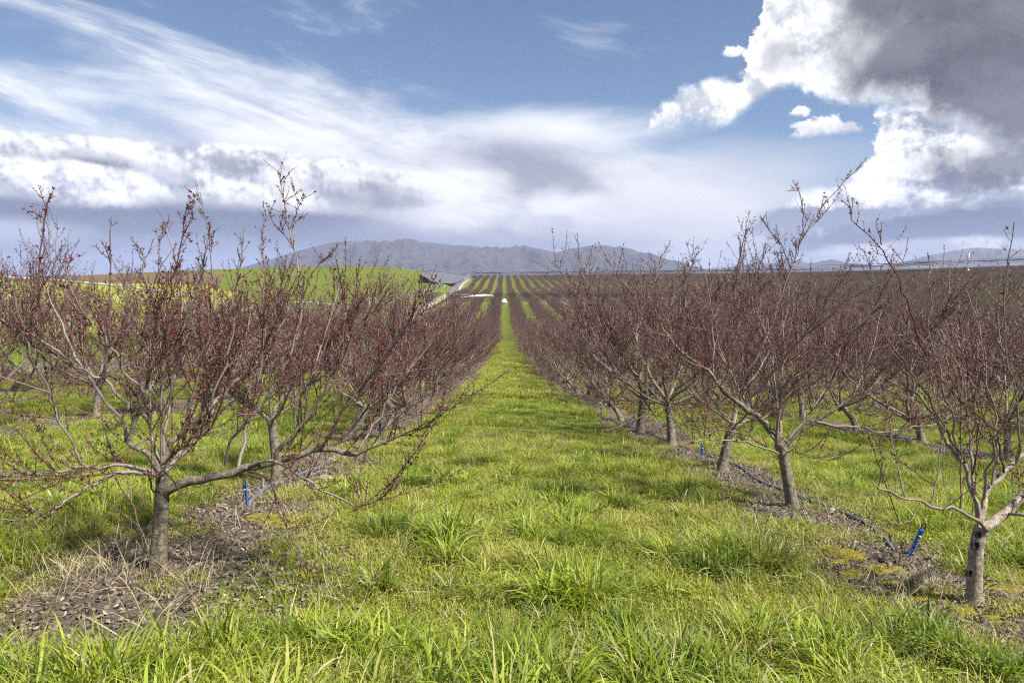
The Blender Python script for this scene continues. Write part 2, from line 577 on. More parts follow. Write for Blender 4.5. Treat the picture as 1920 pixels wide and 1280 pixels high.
class Tubes:
    """collects tapered tubes, boxes and loose polygons, builds one mesh"""
    def __init__(s):
        s.b = {}
        s.v = []
        s.f = {}
        s.n = 0

    def add(s, pts, rad, sides=5, cap=False):
        pts = np.asarray(pts, float)
        rad = np.broadcast_to(np.asarray(rad, float), (len(pts),))
        s.b.setdefault((len(pts), sides, cap), []).append((pts, rad))

    def raw(s, v, faces):
        v = np.asarray(v, float)
        s.v.append(v)
        for f in faces:
            f = np.asarray(f, int)
            s.f.setdefault(f.shape[1], []).append(f + s.n)
        s.n += len(v)

    def box(s, c, d, rz=0.0, axes=None):
        x, y, z = (q / 2 for q in d)
        v = np.array([(-x, -y, -z), (x, -y, -z), (x, y, -z), (-x, y, -z), (-x, -y, z), (x, -y, z), (x, y, z), (-x, y, z)])
        if axes is not None:
            v = v @ np.asarray(axes)
        elif rz:
            cs, sn = math.cos(rz), math.sin(rz)
            v = v @ np.array([(cs, sn, 0), (-sn, cs, 0), (0, 0, 1)])
        s.raw(v + np.asarray(c, float), [[(0, 3, 2, 1), (4, 5, 6, 7), (0, 1, 5, 4), (1, 2, 6, 5), (2, 3, 7, 6), (3, 0, 4, 7)]])

    def flush(s):
        for (n, k, cap), items in s.b.items():
            P = np.stack([i[0] for i in items])            # M,n,3
            Q = np.stack([i[1] for i in items])            # M,n
            M = len(P)
            Tn = np.gradient(P, axis=1)
            Tn /= np.linalg.norm(Tn, axis=2, keepdims=True) + 1e-12
            ref = np.zeros((M, 1, 3))
            main = np.abs((P[:, -1] - P[:, 0]))
            ax = np.argmin(main, axis=1)
            ref[np.arange(M), 0, ax] = 1
            U = np.cross(Tn, np.broadcast_to(ref, Tn.shape))
            U /= np.linalg.norm(U, axis=2, keepdims=True) + 1e-12
            V = np.cross(Tn, U)
            a = np.arange(k) * 2 * math.pi / k
            ring = P[:, :, None] + Q[:, :, None, None] * (U[:, :, None] * np.cos(a)[:, None] + V[:, :, None] * np.sin(a)[:, None])
            base = s.n + np.arange(M)[:, None, None] * (n * k)
            i = np.arange(n - 1)[None, :, None] * k
            j = np.arange(k)[None, None, :]
            j2 = (j + 1) % k
            f = np.stack([base + i + j, base + i + j2, base + i + k + j2, base + i + k + j], -1).reshape(-1, 4)
            s.v.append(ring.reshape(-1, 3))
            s.f.setdefault(4, []).append(f)
            if cap:
                for e, rev in ((0, True), (n - 1, False)):
                    idx = (s.n + np.arange(M)[:, None] * (n * k) + e * k + np.arange(k)[None])
                    s.f.setdefault(k, []).append(idx[:, ::-1] if rev else idx)
            s.n += M * n * k
        s.b = {}

    def mesh(s, name, smooth_=True):
        s.flush()
        if not s.v:
            return mesh_np(name, np.zeros((0, 3)), [])
        return mesh_np(name, np.concatenate(s.v), [np.concatenate(f) for f in s.f.values()], smooth_)


# ------------------------------------------------------------------ materials
def material(name, fn, **kw):
    m = bpy.data.materials.new(name)
    m.use_nodes = True
    N.tree = m.node_tree
    nt = m.node_tree
    nt.nodes.clear()
    out = nt.nodes.new('ShaderNodeOutputMaterial')
    p = nt.nodes.new('ShaderNodeBsdfPrincipled')
    p.inputs['Roughness'].default_value = 0.8
    p.inputs['Specular IOR Level'].default_value = 0.3
    nt.links.new(p.outputs[0], out.inputs[0])
    fn(p, out)
    return m


def setc(p, c):
    if isinstance(c, N):
        N.plug(p.inputs['Base Color'], c)
    else:
        p.inputs['Base Color'].default_value = (*c, 1)


def bump(p, h, dist=0.02, strength=0.6):
    b = N.node('ShaderNodeBump')
    b.inputs['Distance'].default_value = dist
    b.inputs['Strength'].default_value = strength
    N.plug(b.inputs['Height'], h)
    N.tree.links.new(b.outputs[0], p.inputs['Normal'])


def pos():
    g = N.node('ShaderNodeNewGeometry')
    return N(g.outputs['Position']), N(g.outputs['Random Per Island'])


def objrnd():
    return N(N.node('ShaderNodeObjectInfo').outputs['Random'])


def translucent(p, out, col, f):
    t = N.node('ShaderNodeBsdfTranslucent')
    N.plug(t.inputs['Color'], col)
    m = N.node('ShaderNodeMixShader')
    N.plug(m.inputs[0], f)
    N.tree.links.new(p.outputs[0], m.inputs[1])
    N.tree.links.new(t.outputs[0], m.inputs[2])
    N.tree.links.new(m.outputs[0], out.inputs[0])


def plain(name, col, rough=0.7, spec=0.3, metal=0.0, var=0.25, sc=6.0):
    def fn(p, out):
        P, _ = pos()
        n = noise(P, sc, 5, 0.6)
        k = 1 + var
        setc(p, mix(n, tuple(c * (1 - var) for c in col), tuple(min(c * k, 1) for c in col)))
        p.inputs['Roughness'].default_value = rough
        p.inputs['Specular IOR Level'].default_value = spec
        p.inputs['Metallic'].default_value = metal
    return material(name, fn)


def m_ground(p, out):
    P, _ = pos()
    x, y, z = sep(P)
    n1 = noise(P, 0.9, 5, 0.6)
    n2 = noise(P, 6.0, 6, 0.65)
    n3 = noise(P, 40.0, 4, 0.7)
    nb = noise(P, 0.12, 3, 0.5)
    q = (x - ROW0) * (1 / ROWGAP) + 0.5
    d = (N.math('FRACT', q) - 0.5).abs() * ROWGAP
    strip = smooth(1.05, 0.40, d + (n1 - 0.5) * 1.1)
    soil = mix(n2, (0.10, 0.080, 0.059), (0.30, 0.245, 0.18))
    soil = mix(smooth(0.55, 0.75, n3), soil, (0.28, 0.25, 0.21))
    soil = mix(smooth(0.50, 0.70, noise(P, 14, 5, 0.7)), soil, (0.055, 0.045, 0.042))
    gr = mix(n2, (0.075, 0.125, 0.012), (0.20, 0.26, 0.030))
    gr = mix(smooth(0.45, 0.75, n1), gr, (0.23, 0.25, 0.035))
    gr = mix(smooth(0.60, 0.75, n3), gr, (0.07, 0.065, 0.035))
    far = smooth(50, 110, y)
    gr = mix(far * 0.8, gr, mix(n1, (0.095, 0.105, 0.020), (0.150, 0.155, 0.032)))
    mossy = smooth(0.60, 0.72, noise(P, 0.7, 4, 0.6)) * smooth(0.2, 0.9, strip) * smooth(20, 12, y)
    strip = strip * smooth(0.30, 0.55, noise(P, 1.6, 4, 0.6) + 0.12)
    c = mix(strip, gr, soil)
    a = N.node('ShaderNodeAttribute')
    a.attribute_name = 'track'
    tr = N(a.outputs['Fac'])
    c = mix(tr, c, mix(n2, (0.36, 0.30, 0.21), (0.60, 0.53, 0.41)))
    setc(p, c)
    p.inputs['Roughness'].default_value = 0.95
    p.inputs['Specular IOR Level'].default_value = 0.1
    bump(p, n3 + n2 * 1.5 + noise(P, 110, 3, 0.7) * 0.6, 0.05, 1.0)


def m_field(a, b, c, sx=0.02, lines=0.0):
    def fn(p, out):
        P, _ = pos()
        x, y, z = sep(P)
        n = noise(comb(x * 0.35, y * 0.08, 0.0), 0.12, 6, 0.6)
        m = noise(P, 0.6, 5, 0.65)
        col = mix(n, a, b)
        col = mix(smooth(0.5, 0.75, m), col, c)
        setc(p, col)
        p.inputs['Roughness'].default_value = 1.0
        p.inputs['Specular IOR Level'].default_value = 0.05
    return fn


def m_mount(p, out):
    P, _ = pos()
    n = noise(P, 0.0016, 6, 0.6)
    m = noise(P, 0.009, 6, 0.65)
    c = mix(n, (0.030, 0.026, 0.024), (0.080, 0.064, 0.052))
    c = mix(smooth(0.50, 0.62, m), c, (0.019, 0.018, 0.018))
    c = mix(smooth(0.60, 0.70, noise(P, 0.004, 6, 0.7)), c, (0.125, 0.102, 0.080))
    setc(p, c)
    p.inputs['Roughness'].default_value = 1.0


def m_mount_snow(p, out):
    P, _ = pos()
    x, y, z = sep(P)
    m = noise(P, 0.004, 6, 0.7)
    c = mix(m, (0.06, 0.056, 0.05), (0.12, 0.105, 0.085))
    c = mix(smooth(370, 520, z + (m - 0.5) * 420), c, (0.42, 0.43, 0.46))
    setc(p, c)
    p.inputs['Roughness'].default_value = 1.0


MAT = {}
MAT['ground'] = material('orchard_ground', m_ground)
MAT['yellow'] = material('yellow_crop', m_field((0.235, 0.250, 0.026), (0.31, 0.31, 0.034), (0.19, 0.22, 0.026)))
MAT['green'] = material('green_pasture', m_field((0.095, 0.122, 0.020), (0.135, 0.158, 0.026), (0.080, 0.105, 0.017)))
MAT['tilled'] = material('tilled_soil', m_field((0.115, 0.082, 0.045), (0.165, 0.120, 0.062), (0.10, 0.078, 0.042)))
MAT['plain'] = material('far_plain', m_field((0.15, 0.19, 0.05), (0.24, 0.24, 0.09), (0.11, 0.16, 0.05)))
MAT['mount'] = material('mountain', m_mount)
MAT['mount_snow'] = material('mountain_snow', m_mount_snow)

# ------------------------------------------------------------------ terrain sheet
ys = [-14.0]
while ys[-1] < 14000:
    y = ys[-1]
    ys.append(y + (0.8 if y < 0 else 0.10 if y < 9 else max(0.10, (y - 4) * 0.020) if y < 300 else (y * 0.0145 if y < 760 else y * 0.08)))
xs = [0.0]
while xs[-1] < 9000:
    x = xs[-1]
    xs.append(x + (0.10 if x < 6 else max(0.10, x * 0.026) if x < 500 else x * 0.1))
xs = np.array(sorted(set([-x for x in xs] + xs)))
ys = np.array(ys)
XX, YY = np.meshgrid(xs, ys)
ZZ = G(XX, YY)
nx, ny = len(xs), len(ys)
VV = np.stack([XX, YY, ZZ], -1).reshape(-1, 3)
ii = np.arange(nx - 1)[None, :] + np.arange(ny - 1)[:, None] * nx
FF = np.stack([ii, ii + 1, ii + 1 + nx, ii + nx], -1)
cx = (XX[:-1, :-1] + XX[1:, 1:]) / 2
cy = (YY[:-1, :-1] + YY[1:, 1:]) / 2
e = edge_x(cy) - 5.0
left = cx < e
zone = np.zeros(cx.shape, int)
yb = np.interp(cx, [-800, -420, -230, -157, -125, -95, -70, -45, -30], [440, 430, 392, 366, 320, 240, 170, 105, 60])
yellow = left & (cy < yb)
brown = left & ~yellow & (cx < -0.42 * cy + (cy - 380) * 0.12) & (cy < np.interp(cx, [-420, -300, -220, -160], [600, 560, 500, 420]))
green = left & ~yellow & ~brown & (cy < 1000) & (cx > -900)
zone[yellow] = 1
zone[brown] = 2
zone[green] = 3
zone[(cy > 900) | (left & (zone == 0))] = 4
zone[~left & (cy > 720)] = 4
names = ['ground', 'field', 'field', 'hill', 'plain']
for k, (nm, mk) in enumerate(zip(names, ['ground', 'yellow', 'tilled', 'green', 'plain'])):
    f = FF[zone == k]
    used, inv = np.unique(f, return_inverse=True)
    me = mesh_np(nm, VV[used], [inv.reshape(-1, 4)])
    if k == 0:
        v = VV[used]
        ed = edge_x(v[:, 1])
        q = v[:, 0] - ed
        w = sst(-3.4, -2.8, q + (fbm(v[:, 0] * 0.4, v[:, 1] * 0.1, 3, 0.5, 3) - 0.5) * 2.2) * sst(1.0, -0.4, q) * sst(52, 80, v[:, 1]) * sst(640, 560, v[:, 1])
        at_ = me.attributes.new('track', 'FLOAT', 'POINT')
        at_.data.foreach_set('value', w.astype(np.float32))
    tag(link(nm, me, MAT[mk]), kind='structure')


# ------------------------------------------------------------------ mountains
def mountains(name, pts, dist, base, depth, mat, seed, rough=1.0):
    """pts: the skyline as photo pixels; depth: how far the foot reaches towards the viewer"""
    pts = sorted(pts)
    az = np.array([azel(*p)[0] for p in pts])
    el = np.array([azel(*p)[1] for p in pts])
    n, m = 420, 70
    aa = np.linspace(az[0], az[-1], n)
    ee = np.interp(aa, az, el) + (fbm(aa * 90, aa * 0, 4, 0.5, seed) - 0.5) * 0.0009
    crest = np.tan(ee) * dist
    v = np.linspace(0, 1.35, m)
    A, V = np.meshgrid(aa, v)
    Cr = np.broadcast_to(crest, A.shape)
    rr = dist - depth * (1 - V)
    X = np.sin(A) * rr
    Y = np.cos(A) * rr
    H = Cr - base
    up = np.where(V <= 1, V ** 1.25, np.maximum(1 - (V - 1) * 2.6, 0))
    sp = fbm(X / (depth * 0.22) + seed, Y / (depth * 0.30), 5, 0.55, seed, True) - 0.62
    sp2 = fbm(X / (depth * 0.07) + seed, Y / (depth * 0.09), 4, 0.55, seed + 1, True) - 0.6
    env = np.clip(V * 1.6, 0, 1) * np.clip((1.0 - V) * 3.5, 0, 1)
    Z = base + H * up + H * (sp * 1.25 + sp2 * 0.20) * env * rough
    Z = np.minimum(Z, base + H * np.minimum(1.0, up + 0.30) + 0)
    Z = Z + CAM_H
    i = np.arange(n - 1)[None, :] + np.arange(m - 1)[:, None] * n
    F = np.stack([i, i + 1, i + 1 + n, i + n], -1).reshape(-1, 4)
    me = mesh_np(name, np.stack([X, Y, Z], -1).reshape(-1, 3), [F])
    return tag(link(name, me, mat), kind='structure')


mountains('mountains', [(250, 525), (340, 522), (400, 513), (450, 502), (500, 489), (545, 474), (583, 463.6), (622, 454), (662, 451.5), (695, 455.5), (726, 452), (760, 453), (791, 453), (830, 457), (853, 460), (891, 462), (926, 466), (953, 463), (984, 460.5), (1015, 467), (1045, 473), (1069, 466), (1096, 462), (1125, 460), (1153, 463.6), (1192, 471), (1230, 481), (1261, 489), (1300, 499), (1360, 512), (1420, 522)],
          7600, -20, 2600, MAT['mount'], 2)
mountains('mountains', [(1200, 523), (1290, 512), (1330, 504), (1380, 499), (1420, 492), (1447, 494), (1470, 487), (1500, 490), (1520, 494), (1560, 486), (1590, 492), (1625, 497), (1660, 506), (1700, 516), (1740, 523)],
          10500, -20, 2500, MAT['mount'], 4, 0.8)
mountains('mountains', [(1560, 523), (1640, 506), (1690, 492), (1720, 484), (1745, 478), (1780, 472), (1815, 466), (1835, 463.5), (1870, 466), (1900, 470), (1950, 469), (2020, 474), (2100, 486), (2250, 505), (2400, 522)],
          10800, -20, 2800, MAT['mount_snow'], 3, 0.8)

# air between here and the mountains
def m_haze(p, out):
    N.tree.nodes.remove(p)
    v = N.node('ShaderNodeVolumePrincipled')
    v.inputs['Color'].default_value = (0.54, 0.63, 0.93, 1)
    v.inputs['Density'].default_value = HAZE
    v.inputs['Anisotropy'].default_value = 0.0
    N.tree.links.new(v.outputs[0], out.inputs['Volume'])


HAZE = 8.6e-5
MAT['haze'] = material('haze', m_haze)
hz = Tubes()
hz.box((0, 7000, 280), (30000, 30000, 680))
tag(link('haze', hz.mesh('haze', False), MAT['haze']), 'thin blue air between the orchard and the mountains', 'haze', kind='stuff')

# ------------------------------------------------------------------ wood
def m_bark(p, out, k=1.0):
    P, isl = pos()
    n = noise(P, 22, 6, 0.7)
    m = noise(P, 5, 4, 0.6)
    x, y, z = sep(P)
    rings = noise(comb(x * 11, y * 11, z * 26), 1.0, 5, 0.7, 0.6)
    c = mix(smooth(0.3, 0.7, n), (0.085, 0.068, 0.051), (0.34, 0.285, 0.215))
    c = mix(smooth(0.58, 0.74, m), c, (0.38, 0.335, 0.27))
    c = mix(smooth(0.60, 0.68, noise(P, 90, 3, 0.6)), c, (0.36, 0.31, 0.25))
    c = mix(smooth(0.60, 0.72, rings), c, (0.085, 0.062, 0.045))
    c = mix(smooth(0.64, 0.74, noise(P, 9, 4, 0.6)), c, (0.17, 0.18, 0.09))
    setc(p, vmath('SCALE', c, scale=k))
    p.inputs['Roughness'].default_value = 0.75
    p.inputs['Specular IOR Level'].default_value = 0.35
    bump(p, n * 1.4 + rings * 0.7 + noise(P, 70, 4, 0.7) * 0.6, 0.022, 1.0)


def m_limb(p, out):
    P, isl = pos()
    n = noise(P, 30, 5, 0.7)
    c = mix(n, (0.095, 0.073, 0.058), (0.31, 0.265, 0.22))
    c = mix(smooth(0.45, 1.0, isl), c, (0.13, 0.098, 0.070))
    c = mix(smooth(0.62, 0.70, noise(P, 55, 3, 0.6)), c, (0.075, 0.055, 0.045))
    setc(p, c)
    p.inputs['Roughness'].default_value = 0.5
    p.inputs['Specular IOR Level'].default_value = 0.5
    bump(p, n, 0.006, 0.7)


def m_twig(p, out):
    P, isl = pos()
    n = noise(P, 9, 4, 0.6)
    c = ramp(isl, [(0.0, (0.040, 0.018, 0.016)), (0.40, (0.078, 0.035, 0.029)), (0.62, (0.125, 0.082, 0.068)), (0.82, (0.25, 0.205, 0.18)), (1.0, (0.37, 0.32, 0.29))])  # random bark tones; the pale share also paints in sunlit highlights
    c = mix(n * 0.6, c, (0.082, 0.034, 0.028))
    setc(p, c)
    p.inputs['Roughness'].default_value = 0.42
    p.inputs['Specular IOR Level'].default_value = 0.55


def m_bud(p, out):
    P, isl = pos()
    c = ramp(isl, [(0.0, (0.060, 0.010, 0.012)), (0.5, (0.140, 0.019, 0.023)), (0.85, (0.22, 0.040, 0.043)), (1.0, (0.30, 0.12, 0.11))])
    setc(p, c)
    p.inputs['Roughness'].default_value = 0.45
    p.inputs['Specular IOR Level'].default_value = 0.4


def m_farwood(a, b, c3):
    def fn(p, out):
        P, isl = pos()
        c = ramp(isl, [(0.0, a), (0.6, b), (0.9, c3), (1.0, c3)])
        setc(p, mix(noise(P, 0.05, 3, 0.6) * 0.5, c, a))
        p.inputs['Roughness'].default_value = 0.6
    return fn


MAT['bark'] = material('bark', m_bark)
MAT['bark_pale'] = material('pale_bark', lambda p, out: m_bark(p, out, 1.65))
MAT['limb'] = material('limb_bark', m_limb)
MAT['twig'] = material('twig_bark', m_twig)
MAT['bud'] = material('bud_scales', m_bud)
MAT['farred'] = material('budding_twigs', m_farwood((0.062, 0.031, 0.029), (0.108, 0.050, 0.045), (0.20, 0.155, 0.14)))
MAT['farolive'] = material('olive_twigs', m_farwood((0.080, 0.050, 0.040), (0.130, 0.084, 0.062), (0.20, 0.155, 0.125)))

UP = np.array([0, 0, 1.0])


def unit(v):
    return v / (np.linalg.norm(v) + 1e-12)


def rperp(rng, t):
    v = rng.normal(size=3)
    v -= t * v.dot(t)
    return unit(v)


def resample(pts, n):
    pts = np.asarray(pts, float)
    s = np.concatenate([[0], np.cumsum(np.linalg.norm(np.diff(pts, axis=0), axis=1))])
    u = np.linspace(0, s[-1], n)
    return np.stack([np.interp(u, s, pts[:, k]) for k in range(3)], 1), s[-1]


def softline(pts, n):
    """resample with the corners rounded"""
    p, L = resample(pts, n)
    for _ in range(1):
        q = p.copy()
        q[1:-1] = (p[:-2] + 2 * p[1:-1] + p[2:]) / 4
        p = q
    return p, L


BUDV = np.array([(0, 0, -0.35), (0.5, 0, 0.15), (-0.25, 0.43, 0.15), (-0.25, -0.43, 0.15), (0, 0, 1.0)])
BUDF = np.array([(0, 2, 1), (0, 3, 2), (0, 1, 3), (1, 2, 4), (2, 3, 4), (3, 1, 4)])


class Tree:
    """a bare budding fruit tree: trunk, limbs, twigs, buds (own coordinates, base at the origin)"""
    def __init__(s, seed, cap=9.0, dens=1.0, twig=1.0, budstep=0.032, budsize=0.0085, sides=3, buds=True, cluster=2.2, upright=0.10):
        s.rng = np.random.default_rng(seed)
        s.cap = cap
        s.trunk = Tubes()
        s.limbs = []
        s.lines = []
        s.twigs = Tubes()
        s.budp = []
        s.budd = []
        s.buds_ = []
        s.dens, s.tw, s.bs, s.bz, s.sides, s.buds, s.cl, s.upr = dens, twig, budstep, budsize, sides, buds, cluster, upright

    def stem(s, pts, r0, r1, flare=1.55):
        r0, r1 = r0 * 0.86, r1 * 0.86
        p, L = softline(pts, 14)
        u = np.linspace(0, 1, 14)
        r = r0 + (r1 - r0) * u
        r = r * (1 + (flare - 1) * np.exp(-u * 11)) * (1 + s.rng.normal(0, 0.025, 14))
        p = p.copy()
        p[0, 2] -= 0.10
        s.trunk.add(p, r, 12)

    def grow(s, p0, d, L, n, up, jit, r):
        pts = [np.asarray(p0, float)]
        d = unit(np.asarray(d, float))
        for i in range(n - 1):
            d = unit(d + UP * up + s.rng.normal(0, jit, 3))
            pts.append(pts[-1] + d * (L / (n - 1)))
        return np.array(pts)

    def put_buds(s, pts, L, start=0.1):
        if not s.buds or L < 0.03:
            return
        n = int(L * (1 - start) / s.bs * s.rng.uniform(0.6, 1.3))
        if n < 1:
            return
        u = s.rng.uniform(start, 1.0, n) ** 0.85
        idx = u * (len(pts) - 1)
        i = np.clip(idx.astype(int), 0, len(pts) - 2)
        f = (idx - i)[:, None]
        P = pts[i] * (1 - f) + pts[i + 1] * f
        T = pts[i + 1] - pts[i]
        T /= np.linalg.norm(T, axis=1, keepdims=True) + 1e-9
        k = np.maximum(1, s.rng.poisson(s.rng.gamma(1.1, s.cl / 1.1, n)))
        P = np.repeat(P, k, 0)
        T = np.repeat(T, k, 0)
        o = s.rng.normal(size=P.shape)
        o -= T * (o * T).sum(1, keepdims=True)
        o /= np.linalg.norm(o, axis=1, keepdims=True) + 1e-9
        dirv = o * 0.7 + T * s.rng.uniform(0.3, 1.2, (len(P), 1))
        dirv /= np.linalg.norm(dirv, axis=1, keepdims=True)
        s.budp.append(P + o * s.rng.uniform(0.000, 0.006, (len(P), 1)) + s.rng.normal(0, 0.003, P.shape))
        s.budd.append(dirv)
        s.buds_.append(s.bz * s.rng.uniform(0.6, 1.35, len(P)))

    def spurs(s, pts, L, r, step, lo, hi, up=0.06):
        """short side twigs on a shoot"""
        n = int(L / step * s.rng.uniform(0.6, 1.2) * s.dens)
        for _ in range(n):
            u = s.rng.uniform(0.12, 0.97)
            i = min(int(u * (len(pts) - 1)), len(pts) - 2)
            f = u * (len(pts) - 1) - i
            p = pts[i] * (1 - f) + pts[i + 1] * f
            t = unit(pts[i + 1] - pts[i])
            l = (s.rng.uniform(lo, hi) if s.rng.random() < 0.22 else s.rng.uniform(0.015, 0.06)) * (1.15 - 0.5 * u)
            q = s.grow(p, t * s.rng.uniform(0.3, 0.9) + rperp(s.rng, t) * 0.9 + UP * 0.25, l, 4, up, 0.10, 0)
            s.twigs.add(q, np.linspace(0.0026, 0.0014, 4) * s.tw, s.sides)
            s.put_buds(q, l, 0.1)

    def shoot(s, p, d, L, r, up=None, jit=0.045, spur=0.055, hi=0.22):
        n = 7
        q = s.grow(p, d, L, n, s.upr if up is None else up, jit, r)
        s.twigs.add(q, np.linspace(r, max(r * 0.35, 0.0016), n) * s.tw, s.sides)
        s.put_buds(q, L, 0.06)
        s.spurs(q, L, r, spur, 0.03, hi)
        return q

    def laterals(s, pts, L, r0, r1, start=0.18, step=0.085, lo=0.22, hi=0.80, upw=0.5):
        lo = min(lo, hi * 0.4)
        n = int(L * (1 - start) / step * s.dens)
        for _ in range(n):
            u = s.rng.uniform(start, 1.0)
            i = min(int(u * (len(pts) - 1)), len(pts) - 2)
            f = u * (len(pts) - 1) - i
            p = pts[i] * (1 - f) + pts[i + 1] * f
            t = unit(pts[i + 1] - pts[i])
            rl = r0 + (r1 - r0) * u
            l = s.rng.uniform(lo, hi) * s.rng.uniform(0.6, 1.1)
            l = min(l, max(0.10, (s.cap - p[2]) * s.rng.uniform(0.7, 1.3)))
            d = t * s.rng.uniform(0.3, 1.0) + rperp(s.rng, t) * s.rng.uniform(0.4, 0.85) + UP * s.rng.uniform(0.0, 1.3) * upw
            r = min(rl * 0.55, 0.0030 + l * 0.0042)
            s.shoot(p, d, l, r)

    def limb(s, pts, r0, r1, n=None, lat=True, wiggle=0.010, thin=False, **kw):
        n = n or max(6, int(len(pts) * 2.2))
        p, L = softline(pts, n)
        w = s.rng.normal(0, wiggle, p.shape)
        w[0] = 0
        p = p + w
        if r0 < 0.045:
            r0 = 0.68 * r0 + 0.0008
        else:
            r0 = 0.85 * r0
        r = r1 + (r0 - r1) * (1 - np.linspace(0, 1, n)) ** 1.35
        r = r * (1 + s.rng.normal(0, 0.04, n))
        if thin or r0 < 0.009:
            s.twigs.add(p, r, 5 if r0 > 0.006 else s.sides)
            s.put_buds(p, L, 0.25)
        else:
            t = Tubes()
            t.add(p, r, 8 if r0 > 0.02 else 6)
            t.r0 = r0
            s.limbs.append(t)
        s.lines.append(p)
        if lat:
            s.laterals(p, L, r0, r1, **kw)
        return p

    def fan(s, n, lo, hi, zmin=0.7):
        """long straight one-year shoots that rise and spread out of the crown"""
        if not s.lines:
            return
        lens = np.array([len(p) for p in s.lines], float)
        for _ in range(n):
            p = s.lines[int(s.rng.choice(len(s.lines), p=lens / lens.sum()))]
            i = int(s.rng.integers(len(p) // 4, len(p) - 1))
            q = p[i]
            rad = np.array([q[0], q[1], 0])
            d = unit(rad) * s.rng.uniform(0.15, 0.9) + UP * s.rng.uniform(0.35, 1.1) + s.rng.normal(0, 0.32, 3)
            l = s.rng.uniform(lo, hi)
            l = min(l, max(0.15, (s.cap - q[2]) * s.rng.uniform(0.8, 1.5)))
            s.shoot(q, d, l, 0.0026 + l * 0.0022, 0.03, 0.025, 0.045, 0.10)

    def bud_mesh(s, name):
        if not s.budp:
            return None
        P = np.concatenate(s.budp)
        Dv = np.concatenate(s.budd)
        z = np.concatenate(s.buds_)
        a = np.cross(Dv, np.array([0.31, 0.52, 0.79]))
        a /= np.linalg.norm(a, axis=1, keepdims=True) + 1e-9
        b = np.cross(Dv, a)
        B = np.stack([a, b, Dv], 1)
        v = np.einsum('vk,nkc->nvc', BUDV, B) * z[:, None, None] * np.array([1, 1, 1.0]) + P[:, None]
        f = (np.arange(len(P))[:, None, None] * len(BUDV) + BUDF[None]).reshape(-1, 3)
        return mesh_np(name, v.reshape(-1, 3), [f])


def procedural(seed, H=3.25, Rr=1.75, **kw):
    t = Tree(seed, **kw)
    g = t.rng
    th = g.uniform(0.48, 0.86)
    lean = g.normal(0, 0.17, 2)
    top = np.array([lean[0], lean[1], th])
    t.stem([(0, 0, 0), (lean[0] * 0.3, lean[1] * 0.3, th * 0.45), top, top + UP * 0.06], 0.078, 0.066)
    n = int(g.integers(6, 8))
    a0 = g.uniform(0, 6.28)
    for k in range(n):
        a = a0 + k * 2 * math.pi / n + g.normal(0, 0.22)
        el = g.uniform(0.25, 0.85)
        d = np.array([math.cos(a) * math.cos(el), math.sin(a) * math.cos(el), math.sin(el)])
        L = Rr * g.uniform(1.25, 1.55)
        p0 = top - UP * g.uniform(0.02, 0.18)
        pts = t.grow(p0, d, L, 8, 0.13, 0.06, 0)
        p = t.limb(pts, g.uniform(0.030, 0.042), 0.007, 12, step=0.075)
        for _ in range(int(g.integers(3, 5))):
            i = int(g.integers(3, 9))
            dd = unit(p[i + 1] - p[i])
            q = t.grow(p[i], dd * 0.7 + rperp(g, dd) * 0.6 + UP * 0.55, L * g.uniform(0.45, 0.80), 7, 0.12, 0.07, 0)
            t.limb(q, g.uniform(0.010, 0.017), 0.0045, 9, step=0.075)
    for k in range(int(g.integers(6, 9))):                # low side branches that arch over and lift again
        a = g.uniform(0, 6.28)
        q = t.grow(top - UP * g.uniform(0.05, 0.2), (math.cos(a), math.sin(a), 0.30), 0.8, 6, -0.07, 0.06, 0)
        q2 = t.grow(q[-1], unit(q[-1] - q[-2]), 0.7, 6, 0.10, 0.06, 0)
        t.limb(np.concatenate([q, q2[1:]]), 0.014, 0.004, 12, step=0.06, hi=0.6, upw=0.3)
    for _ in range(int(g.integers(7, 12))):               # long one-year whips above the crown
        a, rr = g.uniform(0, 6.28), g.uniform(0.1, 1.2)
        t.shoot((math.cos(a) * rr, math.sin(a) * rr, H * g.uniform(0.50, 0.78)), (g.normal(0, 0.25), g.normal(0, 0.25), 1), g.uniform(0.6, 1.15), 0.0055, 0.03, 0.05)
    return t


ORCHARD = 'rows of bare budding orchard trees'


def plant(t, name, label, x, y, rz=0.0, sc=1.0, full=True):
    """turn a Tree into objects under one Empty"""
    r = thing(name, label, 'tree', (x, y, gz(x, y)), rz, ORCHARD)
    r.scale = (sc, sc, sc)
    link('trunk', t.trunk.mesh('trunk'), MAT['bark'], r)
    if full:
        for l in t.limbs:
            link('limb', l.mesh('limb'), MAT['bark' if l.r0 > 0.021 else 'limb'], r)
    else:
        m = Tubes()
        for l in t.limbs:
            l.flush()
            m.raw(np.concatenate(l.v), [np.concatenate(f) for f in l.f.values()])
        link('limbs', m.mesh('limbs'), MAT['limb'], r)['kind'] = 'stuff'
    link('twigs', t.twigs.mesh('twigs'), MAT['twig'], r)['kind'] = 'stuff'
    b = t.bud_mesh('buds')
    if b:
        link('buds', b, MAT['bud'], r)['kind'] = 'stuff'
    return r


def copy_tree(o, label, x, y, rz, sc):
    c = o.copy()
    C.objects.link(c)
    c.location = (x, y, gz(x, y))
    c.rotation_euler = (random.gauss(0, 0.05), random.gauss(0, 0.05), rz)
    c.scale = (sc[0], sc[1], sc[2])
    c['label'] = label
    for ch in o.children:
        k = ch.copy()
        C.objects.link(k)
        k.parent = c
    return c


# ------------------------------------------------------------------ the trees by the camera, limb by limb as they stand
def px_limb(t, base, Y, pts, dy0, dy1):
    """photo pixels at a stated distance -> points in the tree's own frame"""
    n = len(pts)
    out = []
    for i, (a, b) in enumerate(pts):
        q = dy0 + (dy1 - dy0) * i / max(n - 1, 1)
        out.append(at(a, b, Y + q) - base)
    return np.array(out)


